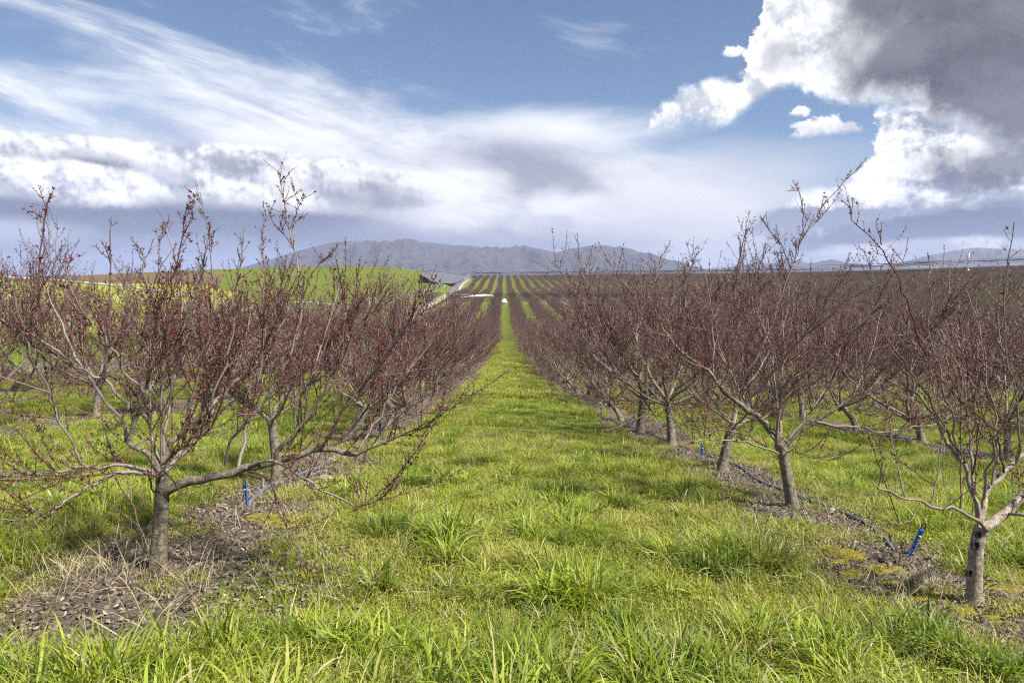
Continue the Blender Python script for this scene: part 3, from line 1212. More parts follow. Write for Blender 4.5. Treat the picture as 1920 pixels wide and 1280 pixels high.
def hero(name, label, base_px, limbs, stem_px, r0, r1, seed, extra=(), dens=1.0, fan=175, **kw):
    b = ground_hit(*base_px)
    b[2] = gz(b[0], b[1])
    Y = b[1]
    t = Tree(seed, dens=dens * 1.9, twig=1.0, budsize=0.0088, budstep=0.034, cluster=2.2, **kw)
    t.stem(px_limb(t, b, Y, stem_px, 0, 0), r0, r1)
    for pts, a, c, d0, d1, o in limbs:
        t.limb(px_limb(t, b, Y, pts, d0, d1), a, c, **o)
    t.fan(int(fan * 1.0), 0.35, 0.95)
    top = at(*stem_px[-1], Y) - b
    g = t.rng
    for az, el, L, rr in extra:
        d = np.array([math.sin(az) * math.cos(el), math.cos(az) * math.cos(el), math.sin(el)])
        q = t.grow(top - UP * 0.04, d, L, 8, 0.10, 0.06, 0)
        p = t.limb(q, rr, 0.006, 12)
        for i in (4, 7):
            dd = unit(p[i + 1] - p[i])
            t.limb(t.grow(p[i], dd * 0.7 + rperp(g, dd) * 0.6 + UP * 0.5, L * 0.5, 7, 0.10, 0.07, 0), rr * 0.45, 0.004, 9)
    return plant(t, name, label, b[0], b[1]), b


n_ = dict(step=0.10, hi=0.55)
few = dict(step=0.16, hi=0.45)
nol = dict(lat=False)
whip = dict(step=0.08, lo=0.03, hi=0.12, upw=0.5, thin=True, wiggle=0.004)
LEFT = [
    # low heavy limb to the right and what grows on it
    ([(306, 925), (318, 913), (380, 897), (454, 879), (512, 868), (559, 853), (613, 842), (641, 848), (669, 852)], 0.046, 0.020, 0, -0.15, dict(lat=False)),
    ([(465, 876), (491, 862), (510, 861), (538, 873), (562, 893), (594, 911), (637, 936), (658, 949), (681, 953), (700, 946), (735, 914), (758, 874)], 0.017, 0.004, -0.08, -0.5, few),
    ([(461, 878), (482, 886), (505, 907), (522, 930), (531, 961), (540, 993), (561, 1043), (568, 1066)], 0.012, 0.003, -0.08, -0.5, few),
    ([(447, 876), (454, 843), (458, 794), (477, 780), (505, 735), (554, 644), (567, 560)], 0.019, 0.006, -0.05, 0.3, n_),
    ([(422, 871), (428, 832), (440, 810), (463, 787), (485, 720), (492, 640), (497, 560), (487, 460)], 0.016, 0.004, -0.05, -0.3, n_),
    ([(519, 866), (519, 850), (547, 820), (559, 804), (585, 771), (618, 710), (653, 649), (693, 595), (720, 545)], 0.020, 0.005, -0.1, -0.2, n_),
    ([(535, 862), (540, 848), (555, 806), (587, 700), (599, 654), (622, 590), (640, 520)], 0.015, 0.005, -0.1, 0.5, n_),
    ([(594, 846), (615, 820), (636, 790), (657, 747), (697, 698), (758, 616), (800, 560)], 0.018, 0.005, -0.12, -0.4, n_),
    ([(669, 852), (688, 822), (704, 790), (735, 736), (760, 700), (812, 640)], 0.014, 0.004, -0.15, 0.2, n_),
    ([(655, 850), (690, 842), (735, 829), (800, 795), (850, 755)], 0.012, 0.004, -0.15, -0.5, n_),
    # crown above the fork
    ([(304, 905), (300, 878), (305, 846), (340, 813), (375, 778), (400, 759), (428, 724), (463, 700), (491, 682), (525, 655)], 0.040, 0.012, 0, 0.5, n_),
    ([(395, 764), (420, 700), (432, 640), (437, 560), (452, 480), (460, 430)], 0.014, 0.004, 0.2, 0.3, n_),
    ([(340, 813), (362, 740), (385, 650), (400, 570), (398, 500), (388, 420), (377, 362)], 0.013, 0.003, 0.1, -0.1, n_),
    ([(303, 900), (288, 853), (258, 848), (237, 830), (253, 794), (265, 759), (269, 736), (286, 700), (307, 665), (328, 642), (351, 602), (372, 540), (392, 470)], 0.034, 0.006, 0, -0.3, n_),
    ([(307, 665), (310, 590), (322, 520), (340, 450), (347, 382)], 0.010, 0.003, -0.15, -0.2, n_),
    ([(269, 736), (246, 710), (220, 675), (194, 633), (164, 600), (140, 560), (118, 505)], 0.014, 0.005, -0.2, -0.6, n_),
    ([(286, 700), (284, 620), (290, 540), (300, 480), (310, 422)], 0.011, 0.003, -0.2, 0.2, n_),
    ([(237, 827), (237, 801), (211, 766), (183, 733), (164, 710), (130, 640), (105, 585), (78, 530)], 0.022, 0.006, 0, 0.5, n_),
    ([(241, 770), (225, 740), (197, 712), (166, 698), (138, 691), (112, 665), (70, 633), (42, 619), (0, 597), (-50, 560)], 0.016, 0.006, -0.1, -0.4, n_),
    ([(75, 640), (72, 617), (74, 486), (82, 411), (94, 362)], 0.009, 0.004, -0.35, -0.30, whip),
    ([(197, 712), (203, 640), (206, 560), (208, 500), (206, 432)], 0.008, 0.004, -0.2, -0.3, whip),
    ([(303, 890), (246, 872), (211, 873), (164, 877), (127, 883), (70, 888), (0, 887), (-70, 870)], 0.022, 0.008, 0, -0.3, n_),
    ([(155, 880), (82, 895), (40, 900), (0, 901), (-60, 893)], 0.012, 0.006, -0.15, -0.5, few),
    ([(303, 895), (248, 883), (211, 890), (187, 898), (159, 911), (131, 937), (112, 954), (91, 965)], 0.021, 0.010, 0, -0.5, dict(step=0.2, hi=0.4)),
    ([(91, 965), (59, 954), (30, 930), (0, 911)], 0.006, 0.003, -0.5, -0.6, dict(step=0.06, hi=0.12, lo=0.03, thin=True)),
    ([(91, 965), (62, 962), (40, 972), (19, 982)], 0.006, 0.003, -0.5, -0.55, dict(step=0.05, hi=0.10, lo=0.03, thin=True)),
    ([(165, 877), (150, 858), (129, 818), (101, 764), (82, 712), (61, 675), (49, 630), (42, 602), (26, 560), (5, 520)], 0.013, 0.005, -0.15, -0.45, few),
    ([(303, 870), (302, 813), (302, 740), (302, 686), (299, 610), (285, 540), (256, 452)], 0.014, 0.004, 0, -0.1, n_),
    ([(308, 850), (311, 771), (326, 724), (333, 684), (345, 610), (338, 520), (312, 420)], 0.016, 0.004, 0, 0.5, n_),
    ([(303, 905), (285, 925), (285, 905), (272, 880)], 0.010, 0.006, 0, -0.1, nol),
    ([(295, 905), (300, 880), (325, 905), (345, 935), (370, 975), (400, 1003), (420, 1013)], 0.008, 0.003, -0.05, -0.4, dict(step=0.3, hi=0.2)),
    ([(237, 888), (245, 930), (260, 975), (268, 1003)], 0.006, 0.003, -0.3, -0.4, dict(step=0.2, hi=0.12, lo=0.03, thin=True)),
    # tall forked whip
    ([(554, 644), (567, 575), (557, 486), (536, 410), (529, 366), (525, 319)], 0.010, 0.003, 0.3, 0.25, whip),
    ([(552, 460), (528, 438), (508, 410), (500, 380)], 0.005, 0.002, 0.27, 0.2, whip),
    ([(548, 445), (552, 410), (562, 376), (550, 352)], 0.005, 0.002, 0.27, 0.3, whip),
    ([(567, 560), (585, 510), (612, 480), (640, 455)], 0.006, 0.002, 0.3, 0.4, whip),
    ([(492, 640), (500, 540), (488, 450), (497, 400)], 0.007, 0.002, 0.0, 0.2, whip),
    ([(305, 870), (335, 838), (372, 815), (420, 790), (480, 770)], 0.010, 0.004, -0.1, -0.5, few),
    ([(300, 872), (330, 850), (352, 832)], 0.006, 0.003, -0.1, -0.3, dict(step=0.05, hi=0.14, lo=0.03, thin=True)),
]
left_tree, LB = hero('orchard_tree', 'nearest tree left of the lane, one heavy limb reaching low over the grass', (295, 1075), LEFT,
                     [(295, 1075), (299, 1010), (303, 945), (305, 905), (304, 880)], 0.068, 0.052, 5,
                     [(0.4, 0.5, 1.5, 0.026), (-0.5, 0.6, 1.2, 0.022), (0.0, 0.25, 1.4, 0.02)], cap=2.2, fan=115)

RIGHT1 = [
    ([(1842, 992), (1850, 990), (1867, 975), (1882, 957), (1900, 942), (1920, 927), (1980, 900), (2060, 840), (2120, 760), (2160, 660)], 0.046, 0.010, 0, 0.2, n_),
    ([(1887, 962), (1905, 965), (1920, 965), (1990, 960)], 0.018, 0.008, 0.05, -0.1, few),
    ([(1836, 990), (1836, 965), (1845, 935), (1860, 910), (1882, 885), (1905, 867), (1920, 855), (1960, 800), (2000, 700), (2010, 600)], 0.030, 0.008, 0, 0.4, n_),
    ([(1837, 975), (1836, 955), (1834, 937), (1820, 907), (1810, 877), (1785, 845), (1778, 841), (1764, 799), (1747, 764), (1724, 747), (1712, 724), (1712, 677), (1705, 600)], 0.026, 0.006, 0, 0.3, n_),
    ([(1800, 862), (1790, 794), (1780, 752), (1766, 712), (1754, 677), (1747, 630), (1745, 560), (1740, 470)], 0.014, 0.004, 0.1, 0.1, dict(step=0.14, hi=0.4)),
    ([(1812, 880), (1797, 839), (1761, 785), (1733, 731), (1710, 696), (1677, 658), (1649, 616)], 0.012, 0.005, 0.1, -0.2, few),
    ([(1754, 690), (1734, 676), (1720, 620), (1706, 569), (1675, 506), (1651, 458), (1607, 426), (1589, 395), (1583, 371)], 0.011, 0.003, 0.15, 0.0, dict(step=0.16, lo=0.05, hi=0.2)),
    ([(1653, 460), (1646, 435), (1643, 411)], 0.004, 0.002, 0.05, 0.05, whip),
    ([(1659, 474), (1675, 455), (1690, 440)], 0.004, 0.002, 0.05, 0.1, whip),
    ([(1682, 506), (1695, 485), (1702, 460)], 0.004, 0.002, 0.05, 0.1, whip),
    ([(1665, 482), (1640, 472), (1619, 472)], 0.004, 0.002, 0.05, 0.0, whip),
    ([(1852, 994), (1835, 972), (1805, 957), (1765, 952), (1730, 942), (1697, 931), (1667, 920), (1647, 911)], 0.019, 0.007, -0.05, -0.35, nol),
    ([(1697, 931), (1685, 890), (1675, 840), (1668, 780), (1655, 720)], 0.007, 0.003, -0.28, -0.25, whip),
    ([(1744, 945), (1757, 902), (1760, 865), (1765, 840), (1775, 770)], 0.008, 0.003, -0.2, -0.2, whip),
    ([(1800, 955), (1802, 890), (1802, 840), (1800, 760), (1806, 700)], 0.008, 0.003, -0.1, -0.1, whip),
    ([(1647, 911), (1652, 888), (1654, 865), (1648, 820)], 0.006, 0.003, -0.35, -0.35, whip),
    ([(1822, 962), (1828, 920), (1830, 890), (1838, 840)], 0.005, 0.002, -0.08, -0.1, whip),
    ([(1725, 942), (1722, 960), (1700, 980), (1667, 990), (1642, 992)], 0.005, 0.003, -0.25, -0.3, nol),
    ([(1882, 885), (1876, 850), (1866, 800), (1836, 785), (1818, 766), (1799, 743), (1780, 700)], 0.012, 0.004, 0.15, -0.2, n_),
    ([(1905, 867), (1911, 820), (1905, 740), (1890, 650), (1880, 560), (1900, 470), (1902, 415)], 0.013, 0.003, 0.2, -0.1, n_),
    ([(1860, 910), (1868, 850), (1862, 770), (1850, 690), (1838, 600), (1815, 540)], 0.013, 0.003, 0.1, 0.4, n_),
    ([(1845, 935), (1852, 880), (1880, 800), (1920, 720), (1950, 640)], 0.014, 0.004, 0.05, -0.3, n_),
]
right_tree, RB = hero('orchard_tree', 'nearest tree right of the grass lane, vase shaped, pruning scars on its pale trunk', (1828, 1130), RIGHT1,
                      [(1826, 1132), (1827, 1090), (1829, 1052), (1831, 1020), (1838, 1000), (1842, 988)], 0.058, 0.056, 9,
                      [(0.3, 0.8, 1.2, 0.02)], dens=0.5, cap=2.2, fan=25)

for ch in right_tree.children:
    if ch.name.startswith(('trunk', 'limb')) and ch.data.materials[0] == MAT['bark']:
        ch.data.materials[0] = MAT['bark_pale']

RIGHT2 = [
    ([(1466, 850), (1460, 825), (1441, 797), (1420, 778), (1390, 759), (1366, 743), (1345, 722), (1338, 705), (1322, 687), (1294, 670), (1270, 654), (1252, 628), (1225, 580)], 0.056, 0.008, 0, -0.2, n_),
    ([(1338, 705), (1337, 630), (1336, 583), (1322, 510)], 0.014, 0.004, -0.1, 0.3, n_),
    ([(1392, 761), (1427, 729), (1444, 703), (1472, 670), (1500, 637), (1512, 623), (1545, 580), (1580, 520)], 0.028, 0.006, -0.05, -0.5, n_),
    ([(1395, 729), (1413, 710), (1434, 675), (1463, 637), (1475, 590), (1482, 530)], 0.018, 0.005, -0.05, 0.5, n_),
    ([(1388, 757), (1388, 710), (1409, 686), (1425, 663), (1441, 623), (1460, 565), (1489, 490), (1508, 442), (1540, 391), (1572, 355), (1615, 304)], 0.020, 0.004, -0.05, 0.2, dict(step=0.12, hi=0.5)),
    ([(1504, 450), (1506, 395), (1500, 365), (1492, 343)], 0.006, 0.003, 0.15, 0.1, whip),
    ([(1516, 430), (1556, 391), (1572, 363)], 0.006, 0.003, 0.15, 0.3, whip),
    ([(1484, 505), (1461, 450), (1445, 438), (1429, 410)], 0.008, 0.003, 0.1, 0.0, whip),
    ([(1475, 520), (1462, 470), (1455, 420)], 0.006, 0.003, 0.1, 0.3, whip),
    ([(1495, 480), (1500, 440), (1520, 400)], 0.006, 0.003, 0.1, -0.1, whip),
    ([(1462, 848), (1458, 825), (1458, 783), (1465, 738), (1467, 724), (1488, 710), (1516, 691), (1554, 663), (1587, 630), (1620, 604), (1638, 581), (1680, 500)], 0.026, 0.006, 0, -0.4, n_),
    ([(1466, 735), (1470, 690), (1472, 654), (1468, 590), (1460, 520)], 0.014, 0.004, -0.05, 0.4, n_),
    ([(1466, 845), (1472, 832), (1498, 813), (1530, 792), (1556, 775), (1595, 750), (1642, 719), (1672, 684), (1712, 647), (1738, 618), (1792, 565)], 0.036, 0.007, 0, -0.2, n_),
    ([(1595, 750), (1620, 700), (1640, 640), (1652, 580)], 0.014, 0.004, -0.1, 0.5, n_),
    ([(1468, 855), (1455, 846), (1439, 839), (1413, 832), (1385, 826), (1352, 825), (1320, 824), (1287, 834)], 0.022, 0.007, 0, -0.5, few),
    ([(1444, 841), (1418, 827), (1399, 813), (1352, 804), (1317, 808), (1287, 799), (1249, 778)], 0.012, 0.005, -0.1, -0.3, n_),
    ([(1468, 848), (1488, 844), (1507, 853), (1530, 860), (1570, 858)], 0.014, 0.005, 0, -0.6, few),
    ([(1530, 790), (1568, 799), (1595, 797), (1654, 810), (1705, 805), (1733, 797), (1785, 785), (1818, 769)], 0.016, 0.005, -0.1, 0.2, few),
    ([(1320, 824), (1322, 790), (1335, 740), (1350, 690)], 0.008, 0.004, -0.4, -0.4, dict(step=0.2, hi=0.3)),
    ([(1345, 722), (1310, 716), (1290, 700), (1240, 705)], 0.012, 0.005, -0.15, -0.3, n_),
]
right_tree2, RB2 = hero('orchard_tree', 'tall second tree right of the lane, long forked shoot against the bright cloud', (1486, 950), RIGHT2,
                        [(1487, 952), (1480, 915), (1474, 880), (1468, 850), (1464, 832)], 0.078, 0.070, 13,
                        [(0.3, 0.5, 1.8, 0.03), (-0.8, 0.6, 1.6, 0.026), (1.2, 0.7, 1.6, 0.024)], dens=0.85, cap=3.0, fan=160)

LEFT2 = [
    ([(512, 800), (503, 780), (487, 771), (458, 757), (437, 740), (412, 719), (395, 691), (375, 640), (350, 590)], 0.045, 0.010, 0, 0.2, n_),
    ([(512, 795), (516, 770), (536, 740), (552, 715), (566, 695), (560, 660), (575, 610)], 0.040, 0.010, 0, 0.5, n_),
    ([(437, 740), (425, 690), (440, 620), (455, 560)], 0.02, 0.006, 0.1, 0.6, n_),
    ([(552, 715), (590, 680), (640, 620), (680, 560)], 0.02, 0.006, 0.2, -0.2, n_),
    ([(510, 790), (500, 720), (515, 640), (525, 560), (535, 500)], 0.022, 0.006, 0, -0.3, n_),
]
left_tree2, LB2 = hero('orchard_tree', 'second tree left of the grass lane, its trunk behind the blue sprinkler stake', (520, 906), LEFT2,
                       [(520, 906), (518, 870), (515, 830), (512, 800), (508, 785)], 0.072, 0.066, 21,
                       [(1.2, 0.5, 1.6, 0.03), (2.4, 0.5, 1.5, 0.026), (-1.2, 0.45, 1.7, 0.028), (0.2, 0.6, 1.6, 0.025)], dens=0.8, cap=2.8)
LEFT3 = [
    ([(688, 765), (700, 745), (720, 735), (742, 730), (770, 715), (800, 690)], 0.035, 0.008, 0, 0.3, n_),
    ([(684, 770), (672, 745), (655, 720), (640, 690), (625, 650)], 0.035, 0.008, 0, 0.2, n_),
]
left_tree3, LB3 = hero('orchard_tree', 'third tree left of the grass lane, trunk leaning hard to the right', (645, 832), LEFT3,
                       [(645, 832), (655, 816), (668, 800), (679, 780), (688, 762)], 0.085, 0.075, 23,
                       [(0.3, 0.5, 1.8, 0.03), (1.6, 0.6, 1.5, 0.03), (2.8, 0.5, 1.5, 0.026), (-1.5, 0.5, 1.7, 0.028), (-0.6, 0.6, 1.7, 0.026)], dens=0.9, cap=3.2)
RIGHT3 = [
    ([(1374, 800), (1380, 798), (1390, 792), (1405, 788), (1422, 787), (1450, 775), (1480, 740), (1500, 700)], 0.045, 0.010, 0, 0.2, n_),
    ([(1372, 802), (1378, 780), (1380, 750), (1370, 710), (1350, 660), (1340, 600)], 0.04, 0.008, 0, 0.3, n_),
]
right_tree3, RB3 = hero('orchard_tree', 'third tree right of the lane, its leaning trunk arching over to the right', (1354, 882), RIGHT3,
                        [(1354, 882), (1359, 850), (1365, 822), (1374, 798), (1376, 792)], 0.085, 0.075, 27,
                        [(-1.4, 0.45, 1.8, 0.032), (-0.5, 0.6, 1.7, 0.028), (2.6, 0.5, 1.4, 0.026), (0.6, 0.6, 1.7, 0.026)], dens=0.9, cap=3.2)

# ------------------------------------------------------------------ the rest of the orchard
protos = []
for k in range(7):
    t = procedural(100 + k, dens=1.15, twig=1.3, budstep=0.055, budsize=0.0135, cluster=1.3)
    protos.append(t)
spots = []
busy = [(b[0], b[1]) for b in (LB, RB, RB2, LB2, LB3, RB3)]
ROW_PX = {0: [(1260, 835), (1200, 811), (1166, 790)]}
rng = np.random.default_rng(5)
allspots = []
for r in range(-3, 70):
    x0 = ROW0 + r * ROWGAP
    k0 = rng.uniform(0, 1) * TREEGAP
    for k in range(0, 94):
        if r in (0, -1):
            y = 4.75 + k * TREEGAP + 0.3 * (r == -1)
            if k < 3:
                continue
            if r == 0 and k < 6:
                continue
        else:
            y = k0 + k * TREEGAP - 2.0
        if y > (238 if x0 < 70 else 264):
            break
        x = x0 + rng.normal(0, 0.10)
        yy = y + rng.normal(0, 0.22)
        if x < edge_x(yy) + 2.0 or rng.random() < 0.02:
            continue
        if y < 2 or x > 0.86 * yy + 3 or x < -0.86 * yy - 3:
            continue
        allspots.append((x, yy, r, k))


# the trees nearest the lens stand as things of their own, the others beyond them as one mass
def near_rank(s):
    return math.hypot(s[0], s[1]) / (1.35 if s[2] in (0, -1) else 1.0)


for q in [(1260, 835), (1200, 811), (1166, 790)]:
    b = ground_hit(*q)
    allspots.append((b[0], b[1], 0, 3))
allspots.sort(key=near_rank)
NEAR = 288
own, mass = allspots[:NEAR], allspots[NEAR:]
ORD = ['first', 'second', 'third', 'fourth', 'fifth', 'sixth', 'seventh', 'eighth', 'ninth', 'tenth', 'eleventh', 'twelfth']
own.sort(key=lambda s: (abs(s[2] + 0.5), s[1]))
count = {0: 3, -1: 3}
proto_obj = {}
for x, y, r, k in own:
    count[r] = count.get(r, 0) + 1
    c = count[r]
    side = 'right' if r >= 0 else 'left'
    rn = r if r >= 0 else -r - 1
    rowname = 'the row along the %s edge of the grass lane' % side if rn == 0 else 'the %s row %s of the grass lane' % (ORD[rn] if rn < 12 else 'farther', side)
    if c <= 12 and rn < 3:
        label = '%s tree in %s' % (ORD[c - 1], rowname)
    elif rn < 12:
        label = 'small bare red-budded tree %s %s' % ('far down' if rn < 3 else 'standing in', rowname)
    else:
        label = 'small bare red-budded tree in the rows far over to the right'
    pi = int(rng.integers(0, len(protos)))
    sc = rng.uniform(0.90, 1.10)
    wd = sc * rng.uniform(1.08, 1.30)
    s3 = (wd, wd, sc * rng.uniform(0.86, 1.08))
    rz = rng.uniform(0, 6.28)
    full = y < 26
    key = (pi, full)
    if key not in proto_obj:
        o = plant(protos[pi], 'orchard_tree', label, x, y, rz, 1.0, full)
        o.scale = s3
        proto_obj[key] = o
    else:
        copy_tree(proto_obj[key], label, x, y, rz, s3)


# ------------------------------------------------------------------ scattered masses through one node group
def scatter(name, pts, rot, scl, idx, protos_, label, kind='stuff', tint=None):
    coll = bpy.data.collections.new(name + '_sources')
    for i, o in enumerate(protos_):
        coll.objects.link(o)
    me = bpy.data.meshes.new(name)
    n = len(pts)
    me.vertices.add(n)
    me.vertices.foreach_set('co', np.asarray(pts, np.float32).ravel())
    a = me.attributes.new('rot', 'FLOAT_VECTOR', 'POINT')
    a.data.foreach_set('vector', np.asarray(rot, np.float32).ravel())
    a = me.attributes.new('scl', 'FLOAT_VECTOR', 'POINT')
    scl = np.asarray(scl, np.float32)
    if scl.ndim == 1:
        scl = np.repeat(scl[:, None], 3, 1)
    a.data.foreach_set('vector', scl.ravel())
    a = me.attributes.new('idx', 'INT', 'POINT')
    a.data.foreach_set('value', np.asarray(idx, np.int32))
    if tint is not None:
        a = me.attributes.new('tint', 'FLOAT', 'POINT')
        a.data.foreach_set('value', np.asarray(tint, np.float32))
    me.update()
    o = bpy.data.objects.new(name, me)
    C.objects.link(o)
    tag(o, label, None, None, kind)
    g = bpy.data.node_groups.new(name + '_scatter', 'GeometryNodeTree')
    g.interface.new_socket('Geometry', in_out='INPUT', socket_type='NodeSocketGeometry')
    g.interface.new_socket('Geometry', in_out='OUTPUT', socket_type='NodeSocketGeometry')
    gi = g.nodes.new('NodeGroupInput')
    go = g.nodes.new('NodeGroupOutput')
    ip = g.nodes.new('GeometryNodeInstanceOnPoints')
    ci = g.nodes.new('GeometryNodeCollectionInfo')
    ci.inputs['Collection'].default_value = coll
    ci.inputs['Separate Children'].default_value = True
    ci.inputs['Reset Children'].default_value = True

    def attr(nm, t):
        q = g.nodes.new('GeometryNodeInputNamedAttribute')
        q.data_type = t
        q.inputs['Name'].default_value = nm
        return [s for s in q.outputs if s.enabled and s.name == 'Attribute'][0]
    er = g.nodes.new('FunctionNodeEulerToRotation')
    L = g.links.new
    L(gi.outputs[0], ip.inputs['Points'])
    L(ci.outputs[0], ip.inputs['Instance'])
    ip.inputs['Pick Instance'].default_value = True
    L(attr('idx', 'INT'), ip.inputs['Instance Index'])
    L(attr('rot', 'FLOAT_VECTOR'), er.inputs[0])
    L(er.outputs[0], ip.inputs['Rotation'])
    L(attr('scl', 'FLOAT_VECTOR'), ip.inputs['Scale'])
    L(ip.outputs[0], go.inputs[0])
    md = o.modifiers.new('scatter', 'NODES')
    md.node_group = g
    return o


def source(name, me, mat):
    if not me.materials:
        me.materials.append(mat)
    return bpy.data.objects.new(name, me)


def far_tree(seed, mat, nb, r, H=2.6, Rr=1.55):
    g = np.random.default_rng(seed)
    t = Tubes()
    t.add([(0, 0, -0.1), (g.normal(0, .05), g.normal(0, .05), 0.75)], [0.07, 0.06], 5)
    for _ in range(nb):
        a = g.uniform(0, 6.28)
        u = g.uniform(0, 1)
        rr = Rr * math.sqrt(u) * g.uniform(0.75, 1.0)
        p0 = np.array([math.cos(a) * rr * 0.25, math.sin(a) * rr * 0.25, g.uniform(0.6, 1.1)])
        p1 = np.array([math.cos(a) * rr * 0.8, math.sin(a) * rr * 0.8, g.uniform(1.0, 1.7)])
        p2 = np.array([math.cos(a) * rr + g.normal(0, .15), math.sin(a) * rr + g.normal(0, .15), H * g.uniform(0.62, 1.0) + (g.random() < 0.08) * 0.5])
        p1 = p1 + g.normal(0, 0.08, 3)
        t.add(np.array([p0, p1, p2]), np.array([r * 1.5, r, r * 0.45]), 3)
        for _ in range(3):
            f = g.uniform(0.2, 1)
            q = p1 * (1 - f) + p2 * f
            e = q + g.normal(0, 0.16, 3) + np.array([0, 0, 0.26])
            t.add(np.array([q, e]), np.array([r * 0.7, r * 0.4]), 3)
    return source('tree_source', t.mesh('tree_source'), mat)


def place(sp, seed, n):
    g = np.random.default_rng(seed)
    sp = np.array([(s[0], s[1]) for s in sp])
    z = G(sp[:, 0], sp[:, 1])
    m = len(sp)
    rot = np.stack([np.zeros(m), np.zeros(m), g.uniform(0, 6.28, m)], 1)
    sc = np.stack([g.uniform(0.9, 1.1, m), g.uniform(0.9, 1.1, m), g.uniform(0.84, 1.10, m)], 1)
    return np.column_stack([sp, z]), rot, sc, g.integers(0, n, m)


src = [far_tree(320 + k, MAT['farred'], 72, 0.013, 3.4, 2.6) for k in range(5)]
scatter('far_orchard_trees', *place(mass, 2, 5), src, 'purple brown rows of bare trees beyond the nearer trees')

far2 = []
for r in range(-6, 80):
    x0 = ROW0 + r * ROWGAP
    k0 = rng.uniform(0, 3)
    for k in range(0, 150):
        y = 268 + k0 + k * TREEGAP
        if y > 655:
            break
        x = x0 + rng.normal(0, 0.15)
        if x < edge_x(y) + 3.0 or x > 0.84 * y or rng.random() < 0.03:
            continue
        if 405 < y < 425 and x < 120:
            continue
        far2.append((x, y))
src = [far_tree(340 + k, MAT['farolive'], 42, 0.018, 3.2, 2.35) for k in range(4)]
src2 = [far_tree(345 + k, MAT['farred'], 42, 0.018, 3.2, 2.35) for k in range(2)]
P_, R_, S_, I_ = place(far2, 3, 4)
red = (P_[:, 1] < 300 + (fbm(P_[:, 0] * 0.02, P_[:, 1] * 0.02, 3) - 0.5) * 60) & (P_[:, 0] > -40)
I_ = np.where(red, 4 + (I_ % 2), I_)
scatter('hillside_orchard_trees', P_, R_, S_, I_, src + src2, 'olive brown rows of bare trees on the far rise')

# ------------------------------------------------------------------ grass, litter, stones
def m_blade(dark, light, dry, dryf, trans=0.35):
    def fn(p, out):
        P, isl = pos()
        o = objrnd()
        n = noise(P, 0.9, 3, 0.6)
        c = mix(isl, dark, light)
        c = mix(smooth(0.35, 0.75, n * 0.6 + o * 0.4) * 0.6, c, light)
        at_ = N.node('ShaderNodeAttribute')
        at_.attribute_type = 'INSTANCER'
        at_.attribute_name = 'tint'
        tn = N(at_.outputs['Fac'])
        c = mix(smooth(0.45, 0.05, tn) * smooth(0.0, 0.02, tn) * 0.60, c, tuple(q * k for q, k in zip(dark, (0.55, 0.72, 0.8))))
        c = mix(smooth(0.62, 1.0, tn) * 0.65, c, (0.36, 0.33, 0.085))
        c = mix(smooth(dryf, min(dryf + 0.04, 1.0), N.math('FRACT', isl * 7.31 + o * 3.7)), c, dry)
        setc(p, c)
        p.inputs['Roughness'].default_value = 0.5
        p.inputs['Specular IOR Level'].default_value = 0.3
        translucent(p, out, vmath('MULTIPLY', c, (1.25, 1.25, 0.8)), trans)
    return fn


MAT['blade'] = material('grass_blade', m_blade((0.080, 0.140, 0.010), (0.380, 0.440, 0.050), (0.50, 0.43, 0.24), 0.92))
MAT['blade_fine'] = material('fine_grass_blade', m_blade((0.060, 0.105, 0.013), (0.170, 0.225, 0.028), (0.34, 0.30, 0.14), 0.93))
MAT['turf'] = material('turf_blade', m_blade((0.115, 0.150, 0.014), (0.36, 0.365, 0.050), (0.40, 0.33, 0.16), 0.88))
MAT['herb'] = material('herb_leaf', m_blade((0.14, 0.185, 0.016), (0.36, 0.375, 0.044), (0.26, 0.22, 0.06), 0.90, 0.25))
MAT['straw'] = material('straw', m_blade((0.25, 0.20, 0.12), (0.50, 0.43, 0.29), (0.15, 0.11, 0.07), 0.85, 0.2))


def m_litter(p, out):
    P, isl = pos()
    c = ramp(N.math('FRACT', isl * 3.1 + objrnd()), [(0, (0.034, 0.027, 0.025)), (0.40, (0.098, 0.072, 0.054)), (0.72, (0.18, 0.138, 0.106)), (0.92, (0.26, 0.205, 0.155)), (1.0, (0.36, 0.30, 0.235))])
    setc(p, c)
    p.inputs['Roughness'].default_value = 0.6


MAT['litter'] = material('dead_leaf', m_litter)
MAT['stone'] = plain('stone', (0.25, 0.21, 0.165), 0.8, 0.3, 0, 0.35, 25)


def m_mossfn(p, out):
    P, _ = pos()
    n = noise(P, 30, 5, 0.7)
    c = mix(n, (0.13, 0.11, 0.012), (0.34, 0.27, 0.020))
    c = mix(smooth(0.55, 0.75, noise(P, 7, 4, 0.6)), c, (0.24, 0.24, 0.03))
    setc(p, c)
    p.inputs['Roughness'].default_value = 1
    bump(p, n, 0.03, 1.0)


MAT['moss'] = material('moss', m_mossfn)


